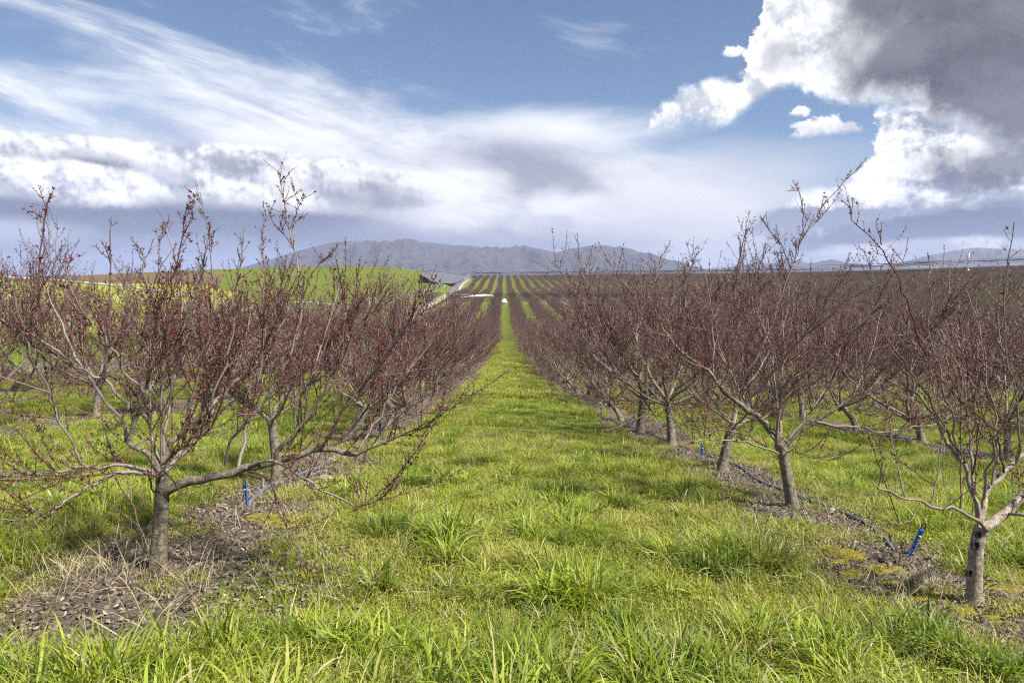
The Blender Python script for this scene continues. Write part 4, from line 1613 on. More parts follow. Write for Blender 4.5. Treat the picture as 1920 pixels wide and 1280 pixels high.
def tuft(name, seed, nb, hmin, hmax, w, spread, lean, mat, bend=0.9, segs=5):
    """a clump of single curved blades, folded along the midrib"""
    g = np.random.default_rng(seed)
    vs, f3, f4, k = [], [], [], 0
    for _ in range(nb):
        a = g.uniform(0, 6.28)
        rr = spread * math.sqrt(g.uniform(0, 1))
        b = np.array([math.cos(a) * rr, math.sin(a) * rr, -0.015])
        a2 = a + g.normal(0, 0.7)
        out_ = np.array([math.cos(a2), math.sin(a2), 0])
        side = np.array([-out_[1], out_[0], 0])
        side = unit(side + out_ * g.normal(0, 0.5) + UP * g.normal(0, 0.15))
        h = g.uniform(hmin, hmax)
        th = abs(g.normal(0, lean)) + 0.05
        bd = g.uniform(0.3, 1.0) * bend
        ww = w * g.uniform(0.6, 1.3)
        p = b.copy()
        for i in range(segs + 1):
            u = i / segs
            wi = ww * (1 - u ** 2.2) * (0.65 + 0.7 * min(u * 3, 1)) * 0.5
            if i == segs:
                vs.append(p)
                k += 1
            else:
                vs += [p - side * wi, p + side * wi]
                k += 2
            ang = th + bd * (u ** 1.4) * 1.9
            d = out_ * math.sin(ang) + UP * math.cos(ang)
            p = p + d * (h / segs)
        s0 = k - (2 * segs + 1)
        for i in range(segs - 1):
            q = s0 + 2 * i
            f4.append((q, q + 1, q + 3, q + 2))
        q = s0 + 2 * (segs - 1)
        f3.append((q, q + 1, q + 2))
    return source(name, mesh_np(name, np.array(vs), [np.array(f4), np.array(f3)]), mat)


def herb(name, seed, n, rad, size, mat):
    """low clover-like leaves"""
    g = np.random.default_rng(seed)
    vs, fs = [], []
    for _ in range(n):
        a = g.uniform(0, 6.28)
        rr = rad * math.sqrt(g.uniform(0, 1))
        c = np.array([math.cos(a) * rr, math.sin(a) * rr, g.uniform(0.005, 0.045)])
        nrm = unit(np.array([g.normal(0, .45), g.normal(0, .45), 1]))
        u = unit(np.cross(nrm, rperp(g, nrm)))
        v = np.cross(nrm, u)
        s = size * g.uniform(0.5, 1.3)
        b = len(vs)
        vs += [c - u * s, c - v * s * 0.55 + u * 0.1 * s, c + u * s - nrm * s * 0.3, c + v * s * 0.55 + u * 0.1 * s]
        fs.append((b, b + 1, b + 2, b + 3))
    return source(name, mesh_np(name, np.array(vs), [np.array(fs)]), mat)


def leaf_src(name, seed):
    g = np.random.default_rng(seed)
    L, Wd = 0.055, 0.026
    vs, fs = [], []
    for i in range(4):
        u = i / 3
        w = Wd * math.sin(math.pi * (0.12 + 0.8 * u)) * 0.5
        z = 0.012 * math.sin(u * 3) * g.uniform(0.2, 1.8)
        cu = g.uniform(0.2, 1.2) * w
        vs += [(-w, (u - .5) * L, z + cu), (0, (u - .5) * L, z), (w, (u - .5) * L, z + cu)]
    for i in range(3):
        b = i * 3
        fs += [(b, b + 1, b + 4, b + 3), (b + 1, b + 2, b + 5, b + 4)]
    return source(name, mesh_np(name, np.array(vs), [np.array(fs)]), MAT['litter'])


def chip_src(name, seed):
    g = np.random.default_rng(seed)
    t = Tubes()
    p = np.cumsum(np.concatenate([[(0, 0, 0)], g.normal((0.035, 0, 0), (0.01, 0.012, 0.006), (4, 3))]), 0)
    t.add(p, [0.004, 0.0045, 0.004, 0.003, 0.002], 4)
    return source(name, t.mesh(name), MAT['litter'])


def rock_mesh(name, seed, s, sub=2):
    import bmesh
    bm = bmesh.new()
    bmesh.ops.create_icosphere(bm, subdivisions=sub, radius=1)
    g = np.random.default_rng(seed)
    off = g.uniform(0, 50)
    for v in bm.verts:
        k = 1 + 0.55 * (float(fbm(np.array([v.co.x * 1.3 + off + v.co.z]), np.array([v.co.y * 1.3 + off]), 3)[0]) - 0.5)
        v.co = Vector((v.co.x * s[0] * k, v.co.y * s[1] * k, v.co.z * s[2] * k))
    me = bpy.data.meshes.new(name)
    bm.to_mesh(me)
    bm.free()
    return me


long_src = [tuft('grass_source_%02d' % k, 40 + k, [30, 26, 44, 30, 40, 22][k], 0.16, [0.44, 0.40, 0.36, 0.46, 0.34, 0.40][k], [0.0105, 0.0125, 0.0055, 0.0095, 0.0048, 0.0140][k], 0.09, [0.55, 0.75, 0.5, 0.6, 0.65, 0.8][k], MAT['blade'], [1.35, 1.6, 1.0, 1.3, 1.2, 1.7][k], 6) for k in range(6)]
mid_src = [tuft('grass_source_%02d' % (10 + k), 60 + k, 30, 0.07, 0.20, 0.0065, 0.09, 0.55, MAT['turf'], 0.9, 4) for k in range(5)]
fine_src = [tuft('grass_source_%02d' % (20 + k), 80 + k, 60, 0.03, 0.085, 0.0050, 0.14, 0.7, MAT['turf'], 0.8, 3) for k in range(4)]
herb_src = [herb('herb_source_%02d' % k, 90 + k, 70, 0.15, 0.0075, MAT['herb']) for k in range(4)]
straw_src = [tuft('straw_source_%02d' % k, 95 + k, 16, 0.10, 0.34, 0.0035, 0.12, 0.9, MAT['straw'], 0.9, 4) for k in range(3)]
tall_src = [tuft('grass_source_%02d' % (30 + k), 120 + k, 70, 0.10, 0.26, 0.016, 0.30, 0.5, MAT['turf'], 0.9, 3) for k in range(4)]


def in_view(x, y, m=0.4):
    return (x < 0.80 * y + m) & (x > -0.80 * y - m)


def sample(n, x0, x1, y0, y1, g):
    x = g.uniform(x0, x1, n)
    y = g.uniform(y0, y1, n)
    k = in_view(x, y, 0.6)
    return x[k], y[k]


def rowd(x):
    q = (x - ROW0) / ROWGAP + 0.5
    return np.abs(q - np.floor(q) - 0.5) * ROWGAP


def bare(x, y):
    """how bare the ground is: 1 in the strip under the trees"""
    n = fbm(x * 0.9, y * 0.9, 4, 0.55, 2)
    s = sst(0.95, 0.30, rowd(x) + (n - 0.5) * 2.1)
    left_patch = np.exp(-(((x + 1.85) / 1.0) ** 2 + ((y - 4.7) / 1.35) ** 2) * 1.1)
    right_patch = np.exp(-(((x - 3.0) / 0.7) ** 2 + ((y - 5.4) / 1.6) ** 2))
    lush = np.exp(-(((x - 4.6) / 0.7) ** 2 + ((y - 5.6) / 0.8) ** 2) * 1.2) + np.exp(-(((x + 3.9) / 0.8) ** 2 + ((y - 4.9) / 0.9) ** 2)) + sst(3.75, 3.05, y + (n - .5) * 1.2) * (x < 2.6)
    return np.clip(s + left_patch * 0.8 + right_patch * 0.6 - lush - 0.6 * sst(4.4, 3.5, y + (n - .5)) * (x > 2.4), 0, 1)


def settle(x, y, g, rot_tilt=0.12, dz=0.0):
    m = len(x)
    P = np.column_stack([x, y, G(x, y) + dz])
    rot = np.column_stack([g.normal(0, rot_tilt, m), g.normal(0, rot_tilt, m), g.uniform(0, 6.28, m)])
    return P, rot


g = np.random.default_rng(77)


def clumps(n, x0, x1, y0, y1, prob, r0, r1, k0, k1, h0, h1):
    """grass grows in clumps: centres, each with its own size, height and lean"""
    cx_, cy_ = sample(n, x0, x1, y0, y1, g)
    keep = g.random(len(cx_)) < prob(cx_, cy_) * (1 - bare(cx_, cy_)) ** 2
    cx_, cy_ = cx_[keep], cy_[keep]
    k = g.integers(k0, k1, len(cx_))
    r = g.uniform(r0, r1, len(cx_))
    hh = g.uniform(h0, h1, len(cx_)) * g.choice([0.75, 1.0, 1.25], len(cx_))
    idx = np.repeat(np.arange(len(cx_)), k)
    ox, oy = g.normal(0, 1, (2, len(idx)))
    x, y = cx_[idx] + ox * r[idx], cy_[idx] + oy * r[idx]
    q = np.hypot(ox, oy)
    h = hh[idx] * (1.08 - 0.20 * q) * g.uniform(0.75, 1.2, len(idx))
    # the outer tufts of a clump lean outwards
    tx, ty_ = -oy * 0.20, ox * 0.20
    tn = np.clip(g.normal(0.45, 0.26, len(cx_)), 0.03, 1)[idx] + g.normal(0, 0.06, len(idx))
    return x, y, np.maximum(h, 0.25), tx, ty_, np.clip(tn, 0.03, 1)


# long lush grass: the whole foreground, thinning into clumps farther up the lane
xa, ya, ha, tx, ty_, na = clumps(1700, -9, 9, 1.2, 7.5, lambda x, y: 0.75 * sst(4.6, 3.2, y + (fbm(x * 1.1, y * 1.1, 3, 0.5, 0) - 0.5) * 3.0) + 0.30 * sst(7.4, 3.8, y), 0.05, 0.17, 6, 20, 0.60, 1.05)
xb, yb_, hb, ux, uy, nb_ = clumps(2200, -10, 11, 4.0, 14, lambda x, y: (0.16 + 0.4 * sst(0.42, 0.60, fbm(x * 0.6, y * 0.35, 3, 0.5, 3))) * (1 + 0.8 * sst(1.5, 2.2, np.abs(x - 0.4))), 0.04, 0.14, 4, 14, 0.30, 0.80)
xc, yc, hc, vx, vy, nc_ = clumps(3800, -20, 24, 13, 38, lambda x, y: 0.25 + 0.5 * sst(0.42, 0.6, fbm(x * 0.5, y * 0.3, 3, 0.5, 4)), 0.06, 0.26, 4, 11, 0.32, 0.8)
x, y = np.concatenate([xa, xb, xc]), np.concatenate([ya, yb_, yc])
hs = np.concatenate([ha, hb, hc])
pk = g.random(len(x)) < (1 - bare(x, y)) ** 1.2 + 0.05
P, rot = settle(x, y, g)
rot[:, 0] += np.concatenate([tx, ux, vx])
rot[:, 1] += np.concatenate([ty_, uy, vy])
# lean is set about the world axes, so the tuft turns about its own axis first
ws = np.clip(hs, 0.5, 1.1) ** 0.5
scatter('grass', P[pk], rot[pk], np.column_stack([ws, ws, hs])[pk], g.integers(0, 6, int(pk.sum())), long_src, 'long bright green grass blades in clumps', tint=np.concatenate([na, nb_, nc_])[pk])

# shorter turf in the lane and between the rows
x, y = sample(52000, -22, 26, 2.2, 30, g)
cl = fbm(x * 0.8 + 5, y * 0.8, 4, 0.55, 1)
b = bare(x, y)
mown = sst(1.9, 1.2, np.abs(x - 0.5)) * sst(4.0, 5.5, y)
pk = g.random(len(x)) < (0.22 + 0.85 * sst(0.44, 0.62, cl)) * (1 - b) ** 1.5 * (1 - 0.45 * mown)
x, y, cl = x[pk], y[pk], cl[pk]
P, rot = settle(x, y, g)
mown = sst(1.9, 1.2, np.abs(x - 0.5)) * sst(4.0, 5.5, y)
hs = g.uniform(0.45, 1.25, len(x)) * (0.30 + 1.3 * sst(0.42, 0.68, cl)) * (1 - 0.35 * mown)
scatter('turf', P, rot, np.column_stack([np.ones(len(x)), np.ones(len(x)), hs]), g.integers(0, 5, len(x)), mid_src, 'short green turf in the lane between the tree rows', tint=np.clip(fbm(x * 0.7 + 3, y * 0.5, 4, 0.6, 2) * 1.6 - 0.30 + g.normal(0, 0.12, len(x)), 0.03, 1))

x, y = sample(40000, -9, 10, 2.0, 15, g)
b = bare(x, y)
pk = g.random(len(x)) < np.clip(0.97 - b * (1.0 - 0.75 * sst(0.50, 0.66, fbm(x * 1.7, y * 1.7, 3, 0.55, 3))), 0, 1)
x, y = x[pk], y[pk]
P, rot = settle(x, y, g, 0.05)
i4 = np.where(g.random(len(x)) < 0.72, g.integers(0, 4, len(x)), g.integers(4, 8, len(x)))
scatter('ground_cover', P, rot, g.uniform(0.7, 1.3, len(x)), i4, fine_src + herb_src, 'low moss green ground cover of fine grass and clover', tint=np.clip(fbm(x * 0.9, y * 0.7, 4, 0.6, 1) * 1.7 - 0.28 + g.normal(0, 0.12, len(x)), 0.03, 1))

x, y = sample(26000, -21, 60, 26, 95, g)
b = sst(1.5, 0.8, rowd(x))
pk = (g.random(len(x)) < (1 - b) * 0.9) & (x > edge_x(y) + 1)
x, y = x[pk], y[pk]
P, rot = settle(x, y, g)
scatter('far_turf', P, rot, np.column_stack([g.uniform(1.0, 1.7, len(x))] * 2 + [g.uniform(0.5, 1.15, len(x))]), g.integers(0, 4, len(x)), tall_src, 'bright turf far down the lanes')

# dead leaves and prunings under the trees
x, y = sample(210000, -11, 12, 2.4, 19, g)
b = bare(x, y)
pk = g.random(len(x)) < b ** 1.2 * 0.95
x, y = x[pk], y[pk]
P, rot = settle(x, y, g, 0.45, 0.010)
ii_ = np.where(g.random(len(x)) < 0.86, g.integers(0, 4, len(x)), 4 + g.integers(0, 2, len(x)))
scatter('dead_leaves', P, rot, g.uniform(0.35, 0.85, len(x)), ii_, [leaf_src('leaf_source_%02d' % k, k) for k in range(4)] + [chip_src('twig_source_%02d' % k, k) for k in range(2)], 'grey brown dead leaves and prunings under the trees')

# straw: dry stalks by the left trunk and here and there
x, y = sample(14000, -9, 9, 1.6, 14, g)
b = bare(x, y)
dl = np.exp(-(((x + 2.9) / 0.55) ** 2 + ((y - 4.7) / 0.5) ** 2)) * 1.0
pk = g.random(len(x)) < dl + b * (1 - b) * 0.40 + 0.085
x, y = x[pk], y[pk]
P, rot = settle(x, y, g, 0.3)
scatter('dry_grass', P, rot, g.uniform(0.6, 1.2, len(x)), g.integers(0, 3, len(x)), straw_src, 'dry straw coloured grass stalks')

# small stones
x, y = sample(9000, -10, 11, 2.4, 18, g)
b = bare(x, y)
pk = g.random(len(x)) < b * 0.45
x, y = x[pk], y[pk]
P, rot = settle(x, y, g, 0.3, 0.0)
st = [source('stone_source_%02d' % k, rock_mesh('stone_source', k, (0.028, 0.022, 0.014), 1), MAT['stone']) for k in range(3)]
scatter('pebbles', P, rot, g.uniform(0.30, 1.05, len(x)) ** 1.6, g.integers(0, 3, len(x)), st, 'small pale stones in the bare strips')


# clods of earth
MAT['clod'] = plain('soil_clod', (0.17, 0.135, 0.10), 0.95, 0.1, 0, 0.45, 30)
x, y = sample(60000, -10, 11, 2.4, 14, g)
b = bare(x, y)
pk = g.random(len(x)) < b * 0.6
x, y = x[pk], y[pk]
P, rot = settle(x, y, g, 0.6, 0.0)
st = [source('clod_source_%02d' % k, rock_mesh('clod_source', 20 + k, (0.030, 0.026, 0.019), 1), MAT['clod']) for k in range(3)]
scatter('soil_clods', P, rot, g.uniform(0.15, 1.0, len(x)) ** 1.8 * 1.1 + 0.1, g.integers(0, 3, len(x)), st, 'crumbly clods of brown soil in the bare strips')


# moss cushions
def moss_patch(cx, cy, rx, ry, seed):
    n = 26
    u = np.linspace(-1, 1, n)
    A, B = np.meshgrid(u, u)
    X = cx + A * rx
    Y = cy + B * ry
    q = np.sqrt(A * A + B * B) + (fbm(X * 7 + seed, Y * 7, 4, 0.65, 1) - 0.5) * 2.6
    h = 0.016 * sst(1.0, 0.35, q) - 0.02 * sst(0.85, 1.1, q)
    h = h + (fbm(X * 24, Y * 24, 3, 0.6, 2) - 0.5) * 0.02
    Z = G(X, Y) + h
    i = np.arange(n - 1)[None, :] + np.arange(n - 1)[:, None] * n
    return np.stack([X, Y, Z], -1).reshape(-1, 3), np.stack([i, i + 1, i + 1 + n, i + n], -1).reshape(-1, 4)


mt = Tubes()
for k, (px, py, rx, ry) in enumerate([(1590, 1040, .16, .16), (1575, 1055, .12, .10), (1655, 1068, .20, .14), (1610, 1078, .14, .12), (1690, 1000, .16, .14), (1690, 1095, .15, .10), (1870, 1100, .18, .16), (1900, 1085, .18, .16), (505, 972, .22, .24), (530, 985, .14, .12), (1730, 1120, .16, .10), (1800, 1145, .14, .10), (1560, 1028, .10, .12), (1500, 985, .14, .14), (1850, 1160, .12, .08)]):
    b_ = ground_hit(px, py)
    v, f = moss_patch(b_[0], b_[1], rx, ry, k * 3.3)
    mt.raw(v, [f])
tag(link('moss', mt.mesh('moss'), MAT['moss']), 'yellow and orange moss cushions on the bare ground', kind='stuff')


# clumps and stones one can point to
def clump_thing(name, label, cat, px, py, objs, mat, group=None):
    b_ = ground_hit(px, py)
    me = objs.data
    o = link(name, me, mat, None, (b_[0], b_[1], gz(b_[0], b_[1])))
    return tag(o, label, cat, group)


dk = [tuft('tussock_source_%02d' % k, 200 + k, 420, 0.08, 0.32, 0.0052, 0.15, 0.60, MAT['blade_fine'], 0.8, 5) for k in range(3)]
for k, (px, py, s, lab) in enumerate([(722, 1000, 1.0, 'dark fine-bladed grass tussock left of the lane, below the drooping branch'),
                                      (1052, 930, 1.15, 'wide dark green tussock in the middle of the lane'),
                                      (885, 872, 1.0, 'dark tussock in the lane left of the middle, level with the second left tree'),
                                      (838, 835, 0.8, 'small dark tussock on the left side of the lane'),
                                      (1425, 1060, 1.2, 'deep green tussock in the long grass right of the lane'),
                                      (1630, 905, 1.1, 'tussock on the grass behind the second right tree'),
                                      (970, 765, 0.9, 'small dark tussock far up the middle of the lane')]):
    o = clump_thing('grass_tussock', lab, 'tussock', px, py, dk[k % 3], MAT['blade_fine'], 'dark grass tussocks')
    o.scale = (s * 1.25, s * 1.25, s)
    o.rotation_euler = (0, 0, k * 1.3)
dd = tuft('dry_source', 230, 260, 0.08, 0.20, 0.004, 0.09, 1.0, MAT['straw'], 0.9, 4)
o = clump_thing('dry_grass_clump', 'tangled clump of dead straw-coloured grass beside the pale right trunk', 'grass clump', 1742, 1098, dd, MAT['straw'])
o.scale = (1.5, 1.2, 0.9)

for px, py, s, lab in [(609, 897, (.11, .08, .035), 'flat pale stone on the bare strip behind the left trunks'),
                       (1673, 986, (.045, .04, .03), 'cream stone beside the hose near the blue stake'),
                       (1753, 1100, (.035, .03, .022), 'reddish brown stone under the dry grass clump'),
                       (1858, 868, (.22, .16, .05), 'large flat pale stone by the second right row'),
                       (1560, 958, (.045, .04, .03), 'pale stone right of the hose, near the second right trunk')]:
    b_ = ground_hit(px, py)
    o = link('stone', rock_mesh('stone', int(px), s, 3), MAT['stone'], None, (b_[0], b_[1], gz(b_[0], b_[1]) + s[2] * 0.3))
    tag(o, lab, 'stone', 'stones on the bare ground')

# ------------------------------------------------------------------ irrigation hoses and sprinkler stakes
MAT['hose'] = plain('grey_blue_hose', (0.105, 0.115, 0.14), 0.6, 0.5, 0, 0.3, 14)
MAT['blue'] = plain('blue_plastic', (0.020, 0.15, 0.50), 0.4, 0.5, 0, 0.15, 30)
MAT['black'] = plain('black_plastic', (0.016, 0.016, 0.018), 0.45, 0.5, 0, 0.2, 20)
MAT['pale'] = plain('pale_plastic', (0.55, 0.57, 0.60), 0.5, 0.4, 0, 0.1, 20)
MAT['galv'] = plain('galvanised_steel', (0.52, 0.53, 0.54), 0.42, 0.5, 0.35, 0.15, 3)
MAT['rubber'] = plain('tyre_rubber', (0.02, 0.02, 0.02), 0.8, 0.2, 0, 0.2, 8)
MAT['wood'] = plain('weathered_post', (0.19, 0.155, 0.115), 0.85, 0.2, 0, 0.35, 8)
MAT['cable'] = plain('dark_cable', (0.035, 0.036, 0.042), 0.6, 0.3, 0, 0.2, 8)
MAT['white'] = plain('white_netting', (0.74, 0.75, 0.77), 0.8, 0.2, 0, 0.08, 3)


MAT['scar'] = plain('pruning_scar', (0.035, 0.032, 0.034), 0.8, 0.2, 0, 0.4, 40)


def ground_line(pts, r, n, lift=0.7, wig=0.02, seed=0):
    g = np.random.default_rng(seed)
    p, L = resample([(a, b, 0) for a, b in pts], n)
    for _ in range(3):
        p[1:-1] = (p[:-2] + 2 * p[1:-1] + p[2:]) / 4
    p[:, 0] += np.interp(np.arange(n), np.arange(0, n, 4), g.normal(0, wig, len(np.arange(0, n, 4))))
    p[:, 2] = G(p[:, 0], p[:, 1]) + r * lift
    for _ in range(2):
        p[1:-1, 2] = np.maximum((p[:-2, 2] + 2 * p[1:-1, 2] + p[2:, 2]) / 4, p[1:-1, 2])
    return p


def gh(px, py):
    h = ground_hit(px, py)
    return (h[0], h[1])


def hose(label, pts, r=0.017, n=160, seed=1):
    t = Tubes()
    t.add(ground_line(pts, r, n, 0.85, 0.035, seed), r, 8, True)
    return tag(link('irrigation_hose', t.mesh('irrigation_hose'), MAT['hose']), label, 'hose', 'irrigation hoses along the tree rows')


hose('grey hose lying along the right tree row, past the foot of the second right tree',
     [gh(1672, 1032), gh(1650, 1000), gh(1590, 966), gh(1500, 934), gh(1440, 908), gh(1395, 884), gh(1360, 866), gh(1290, 842), gh(1215, 812), gh(1160, 795), gh(1115, 775), (3.1, 34), (3.3, 60)], 0.018, 200, 1)
hose('grey hose on the bare strip of the left tree row, behind the heavy limb',
     [gh(466, 946), gh(500, 915), gh(545, 896), gh(600, 881), gh(650, 850), gh(690, 820), (-2.9, 20), (-2.8, 45)], 0.020, 140, 2)
hose('pale hose in the second row right of the lane, curving beside a flat stone',
     [gh(1925, 872), gh(1880, 862), gh(1790, 846), gh(1765, 830), gh(1700, 822), gh(1640, 818), gh(1560, 800), (9.3, 26), (9.4, 45)], 0.022, 120, 3)


def stake(label, px, py, h=0.27, tilt=(0.05, 0.0), rz=0.0, xy=None, copy=None):
    b_ = ground_hit(px, py) if xy is None else np.array([xy[0], xy[1], 0])
    r = thing('sprinkler_stake', label, 'sprinkler stake', (b_[0], b_[1], gz(b_[0], b_[1])), rz, 'blue sprinkler stakes by the tree rows')
    r.rotation_euler = (tilt[0], tilt[1], rz)
    r.scale = (h / 0.27,) * 3
    if copy is not None:
        for ch in copy.children:
            k = ch.copy()
            C.objects.link(k)
            k.parent = r
        return r
    t = Tubes()                                         # tapered channel spike: a web with two flanges and cross ribs
    def taper(x0, x1, y0, y1, zt, zb, kb):
        v = np.array([(x0, y0, zt), (x1, y0, zt), (x1, y1, zt), (x0, y1, zt), (x0 * kb, y0 * kb, zb), (x1 * kb, y0 * kb, zb), (x1 * kb, y1 * kb, zb), (x0 * kb, y1 * kb, zb)])
        t.raw(v, [[(0, 1, 2, 3), (7, 6, 5, 4), (0, 4, 5, 1), (1, 5, 6, 2), (2, 6, 7, 3), (3, 7, 4, 0)]])
    taper(-0.019, 0.019, -0.002, 0.002, 0.24, -0.06, 0.25)
    taper(-0.019, -0.015, -0.015, -0.0022, 0.24, -0.05, 0.3)
    taper(0.015, 0.019, -0.015, -0.0022, 0.24, -0.05, 0.3)
    for z in (0.20, 0.155, 0.11):
        k = 0.45 + 0.55 * z / 0.24
        t.box((0, -0.009 * k, z), (0.044 * k, 0.020 * k, 0.005))
    t.box((0, -0.006, 0.248), (0.046, 0.024, 0.014))
    link('spike', t.mesh('spike', False), MAT['blue'], r)
    t = Tubes()
    t.add([(0, -0.012, 0.17), (0, -0.012, 0.215), (0, -0.012, 0.262)], [0.007, 0.008, 0.006], 8, True)
    link('nozzle', t.mesh('nozzle'), MAT['black'], r)
    t = Tubes()
    t.add([(-0.016, -0.012, 0.25), (-0.018, -0.012, 0.29), (-0.008, -0.012, 0.312), (0.008, -0.012, 0.312), (0.018, -0.012, 0.29), (0.016, -0.012, 0.25)], 0.0045, 6, True)
    link('spray_bridge', t.mesh('spray_bridge'), MAT['black'], r)
    t = Tubes()
    t.add([(0, -0.018, 0.19), (-0.02, -0.03, 0.12), (-0.045, -0.02, 0.05), (-0.07, 0.01, 0.012), (-0.13, 0.04, 0.010)], 0.0035, 5, True)
    link('feed_tube', t.mesh('feed_tube'), MAT['black'], r)
    t = Tubes()
    t.add([(0, -0.024, 0.195), (0, -0.008, 0.195)], 0.009, 8, True)
    link('collar', t.mesh('collar'), MAT['pale'], r)
    return r


s0 = stake('leaning blue sprinkler stake with black spray head, beside the nearest right trunk', 1704, 1044, 0.30, (0.10, 0.30), 0.1)
stake('upright blue sprinkler stake beside the hose, under the heavy limb of the left tree', 464, 950, 0.26, (0.0, -0.06), -0.3, copy=s0)
stake('blue sprinkler stake between the third and fourth right trunks', 1315, 860, 0.27, (0.0, 0.04), 0.2, copy=s0)
stake('tilted blue sprinkler stake between two trunks far down the right row', 1183, 803, 0.30, (0.0, 0.25), 0.2, copy=s0)
stake('tiny upright blue sprinkler stake farthest down the right row', 1127, 784, 0.30, (0.0, 0.0), 0.2, copy=s0)
stake('blue sprinkler stake on the bare strip of the second left row', 109, 800, 0.26, (0.0, 0.05), 0.2, copy=s0)
stake('blue sprinkler stake beside the leaning third left trunk', 713, 822, 0.30, (0.0, 0.0), 0.2, copy=s0)
stake('pale blue sprinkler stake in the second right row, behind the second right tree', 1627, 818, 0.26, (0.0, 0.0), 0.2, copy=s0)

# a short black riser and a lost fitting by the near hose
b_ = ground_hit(1668, 1020)
t = Tubes()
t.add([(0.01, 0, -0.04), (0.004, 0, 0.05), (-0.008, 0, 0.115)], [0.010, 0.010, 0.008], 8, True)
tag(link('hose_riser', t.mesh('hose_riser'), MAT['black'], None, (b_[0], b_[1], gz(b_[0], b_[1]))), 'short black riser pipe standing at the end of the near hose', 'pipe')
b_ = ground_hit(1656, 1054)
t = Tubes()
t.add([(-0.03, 0, 0.012), (0.03, 0.012, 0.014)], 0.016, 8, True)
t.add([(0.0, -0.03, 0.014), (0.005, 0.03, 0.016)], 0.012, 8, True)
tag(link('pipe_fitting', t.mesh('pipe_fitting'), MAT['black'], None, (b_[0], b_[1], gz(b_[0], b_[1]))), 'black pipe fitting lying in the grass left of the leaning blue stake', 'fitting')

# fallen branches
for k, (a, b, r, lab) in enumerate([((1305, 865), (1365, 852), 0.012, 'grey fallen branch lying by the foot of the third right trunk'),
                                    ((1380, 885), (1450, 912), 0.010, 'dark fallen stick beside the hose left of the second right trunk'),
                                    ((1480, 970), (1530, 982), 0.008, 'thin dark stick in front of the second right trunk'),
                                    ((1230, 880), (1290, 900), 0.007, 'pale brown stick lying on the right side of the lane')]):
    p, q = ground_hit(*a), ground_hit(*b)
    t = Tubes()
    t.add(ground_line([(p[0], p[1]), ((p[0] + q[0]) / 2 + .03, (p[1] + q[1]) / 2), (q[0], q[1])], r, 9, 1.4, 0.012, k), np.linspace(r, r * 0.5, 9), 6, True)
    tag(link('fallen_branch', t.mesh('fallen_branch'), MAT['limb']), lab, 'branch', 'fallen branches under the trees')


# ------------------------------------------------------------------ centre-pivot irrigator in the left field
def irrigator():
    X0, Y0, X1, Y1 = -30.0, 30.0, -34.0, 395.0
    root = thing('pivot_irrigator', 'long galvanised irrigator pipe on wheeled towers crossing the field', 'irrigator', (X0, Y0, gz(X0, Y0)))
    o = np.array([X0, Y0, gz(X0, Y0)])
    ty = [30, 82, 132, 182, 232, 282, 332, 382]
    H = 2.9
    tw = []
    for y in ty:
        x = X0 + (X1 - X0) * (y - Y0) / (Y1 - Y0)
        tw.append(np.array([x, y, gz(x, y)]))
    wheel_me = rim_me = None
    for i, p in enumerate(tw):
        top = p + UP * H - o
        t = Tubes()
        for sx in (-1, 1):
            for sy in (-1, 1):
                t.add([top + np.array([0, sy * 0.1, -0.1]), p - o + np.array([sx * 1.9, sy * 0.25, 0.75])], 0.055, 6)
        t.add([p - o + np.array([-1.9, 0, 0.72]), p - o + np.array([1.9, 0, 0.72])], 0.07, 6, True)
        t.add([p - o + np.array([-1.0, 0, 2.1]), p - o + np.array([1.0, 0, 2.1])], 0.035, 5)
        tower = link('tower', t.mesh('tower'), MAT['galv'], root)
        if wheel_me is None:
            a = np.linspace(0, 2 * math.pi, 19)
            w = Tubes()
            w.add(np.stack([a * 0, np.cos(a) * 0.50, np.sin(a) * 0.50], 1), 0.15, 8)
            wheel_me = w.mesh('tyre')
            w = Tubes()
            w.add([(-0.12, 0, 0), (0.12, 0, 0)], 0.36, 12, True)
            rim_me = w.mesh('rim')
            wheel_me.materials.append(MAT['rubber'])
            rim_me.materials.append(MAT['galv'])
        for sx in (-1, 1):
            wl = link('wheel', wheel_me, None, root, tuple(p - o + np.array([sx * 1.9, 0, 0.60])))
            link('rim', rim_me, None, wl)
    for i in range(len(tw) - 1):
        a, b = tw[i] + UP * H - o, tw[i + 1] + UP * H - o
        n = 15
        u = np.linspace(0, 1, n)
        arch = 4 * u * (1 - u)
        P = a + (b - a) * u[:, None] + UP * (arch * 0.9)[:, None]
        t = Tubes()
        t.add(P, 0.085, 8, True)
        link('span_pipe', t.mesh('span_pipe'), MAT['galv'], root)
        t = Tubes()
        for sx in (-1, 1):
            Q = P + np.array([sx * 0.7, 0, 0]) - UP * (1.15 * np.minimum(1, np.minimum(u, 1 - u) * 6))[:, None]
            t.add(Q, 0.022, 5)
            for k in range(1, n - 1):
                t.add([P[k], Q[k]], 0.024, 4)
                t.add([P[k], Q[k + 1 if k < n // 2 else k - 1]], 0.018, 4)
        link('truss', t.mesh('truss'), MAT['galv'], root)['kind'] = 'stuff'
        t = Tubes()
        for k in range(1, n - 1):
            h = P[k] + np.array([0.12, 0, 0.02])
            t.add([P[k], P[k] + np.array([0.05, 0, 0.16]), P[k] + np.array([0.16, 0, 0.14]), h - UP * 0.3, h - UP * 2.2], 0.018, 5)
        link('drop_hose', t.mesh('drop_hose'), MAT['black'], root)['kind'] = 'stuff'
    return root


irrigator()


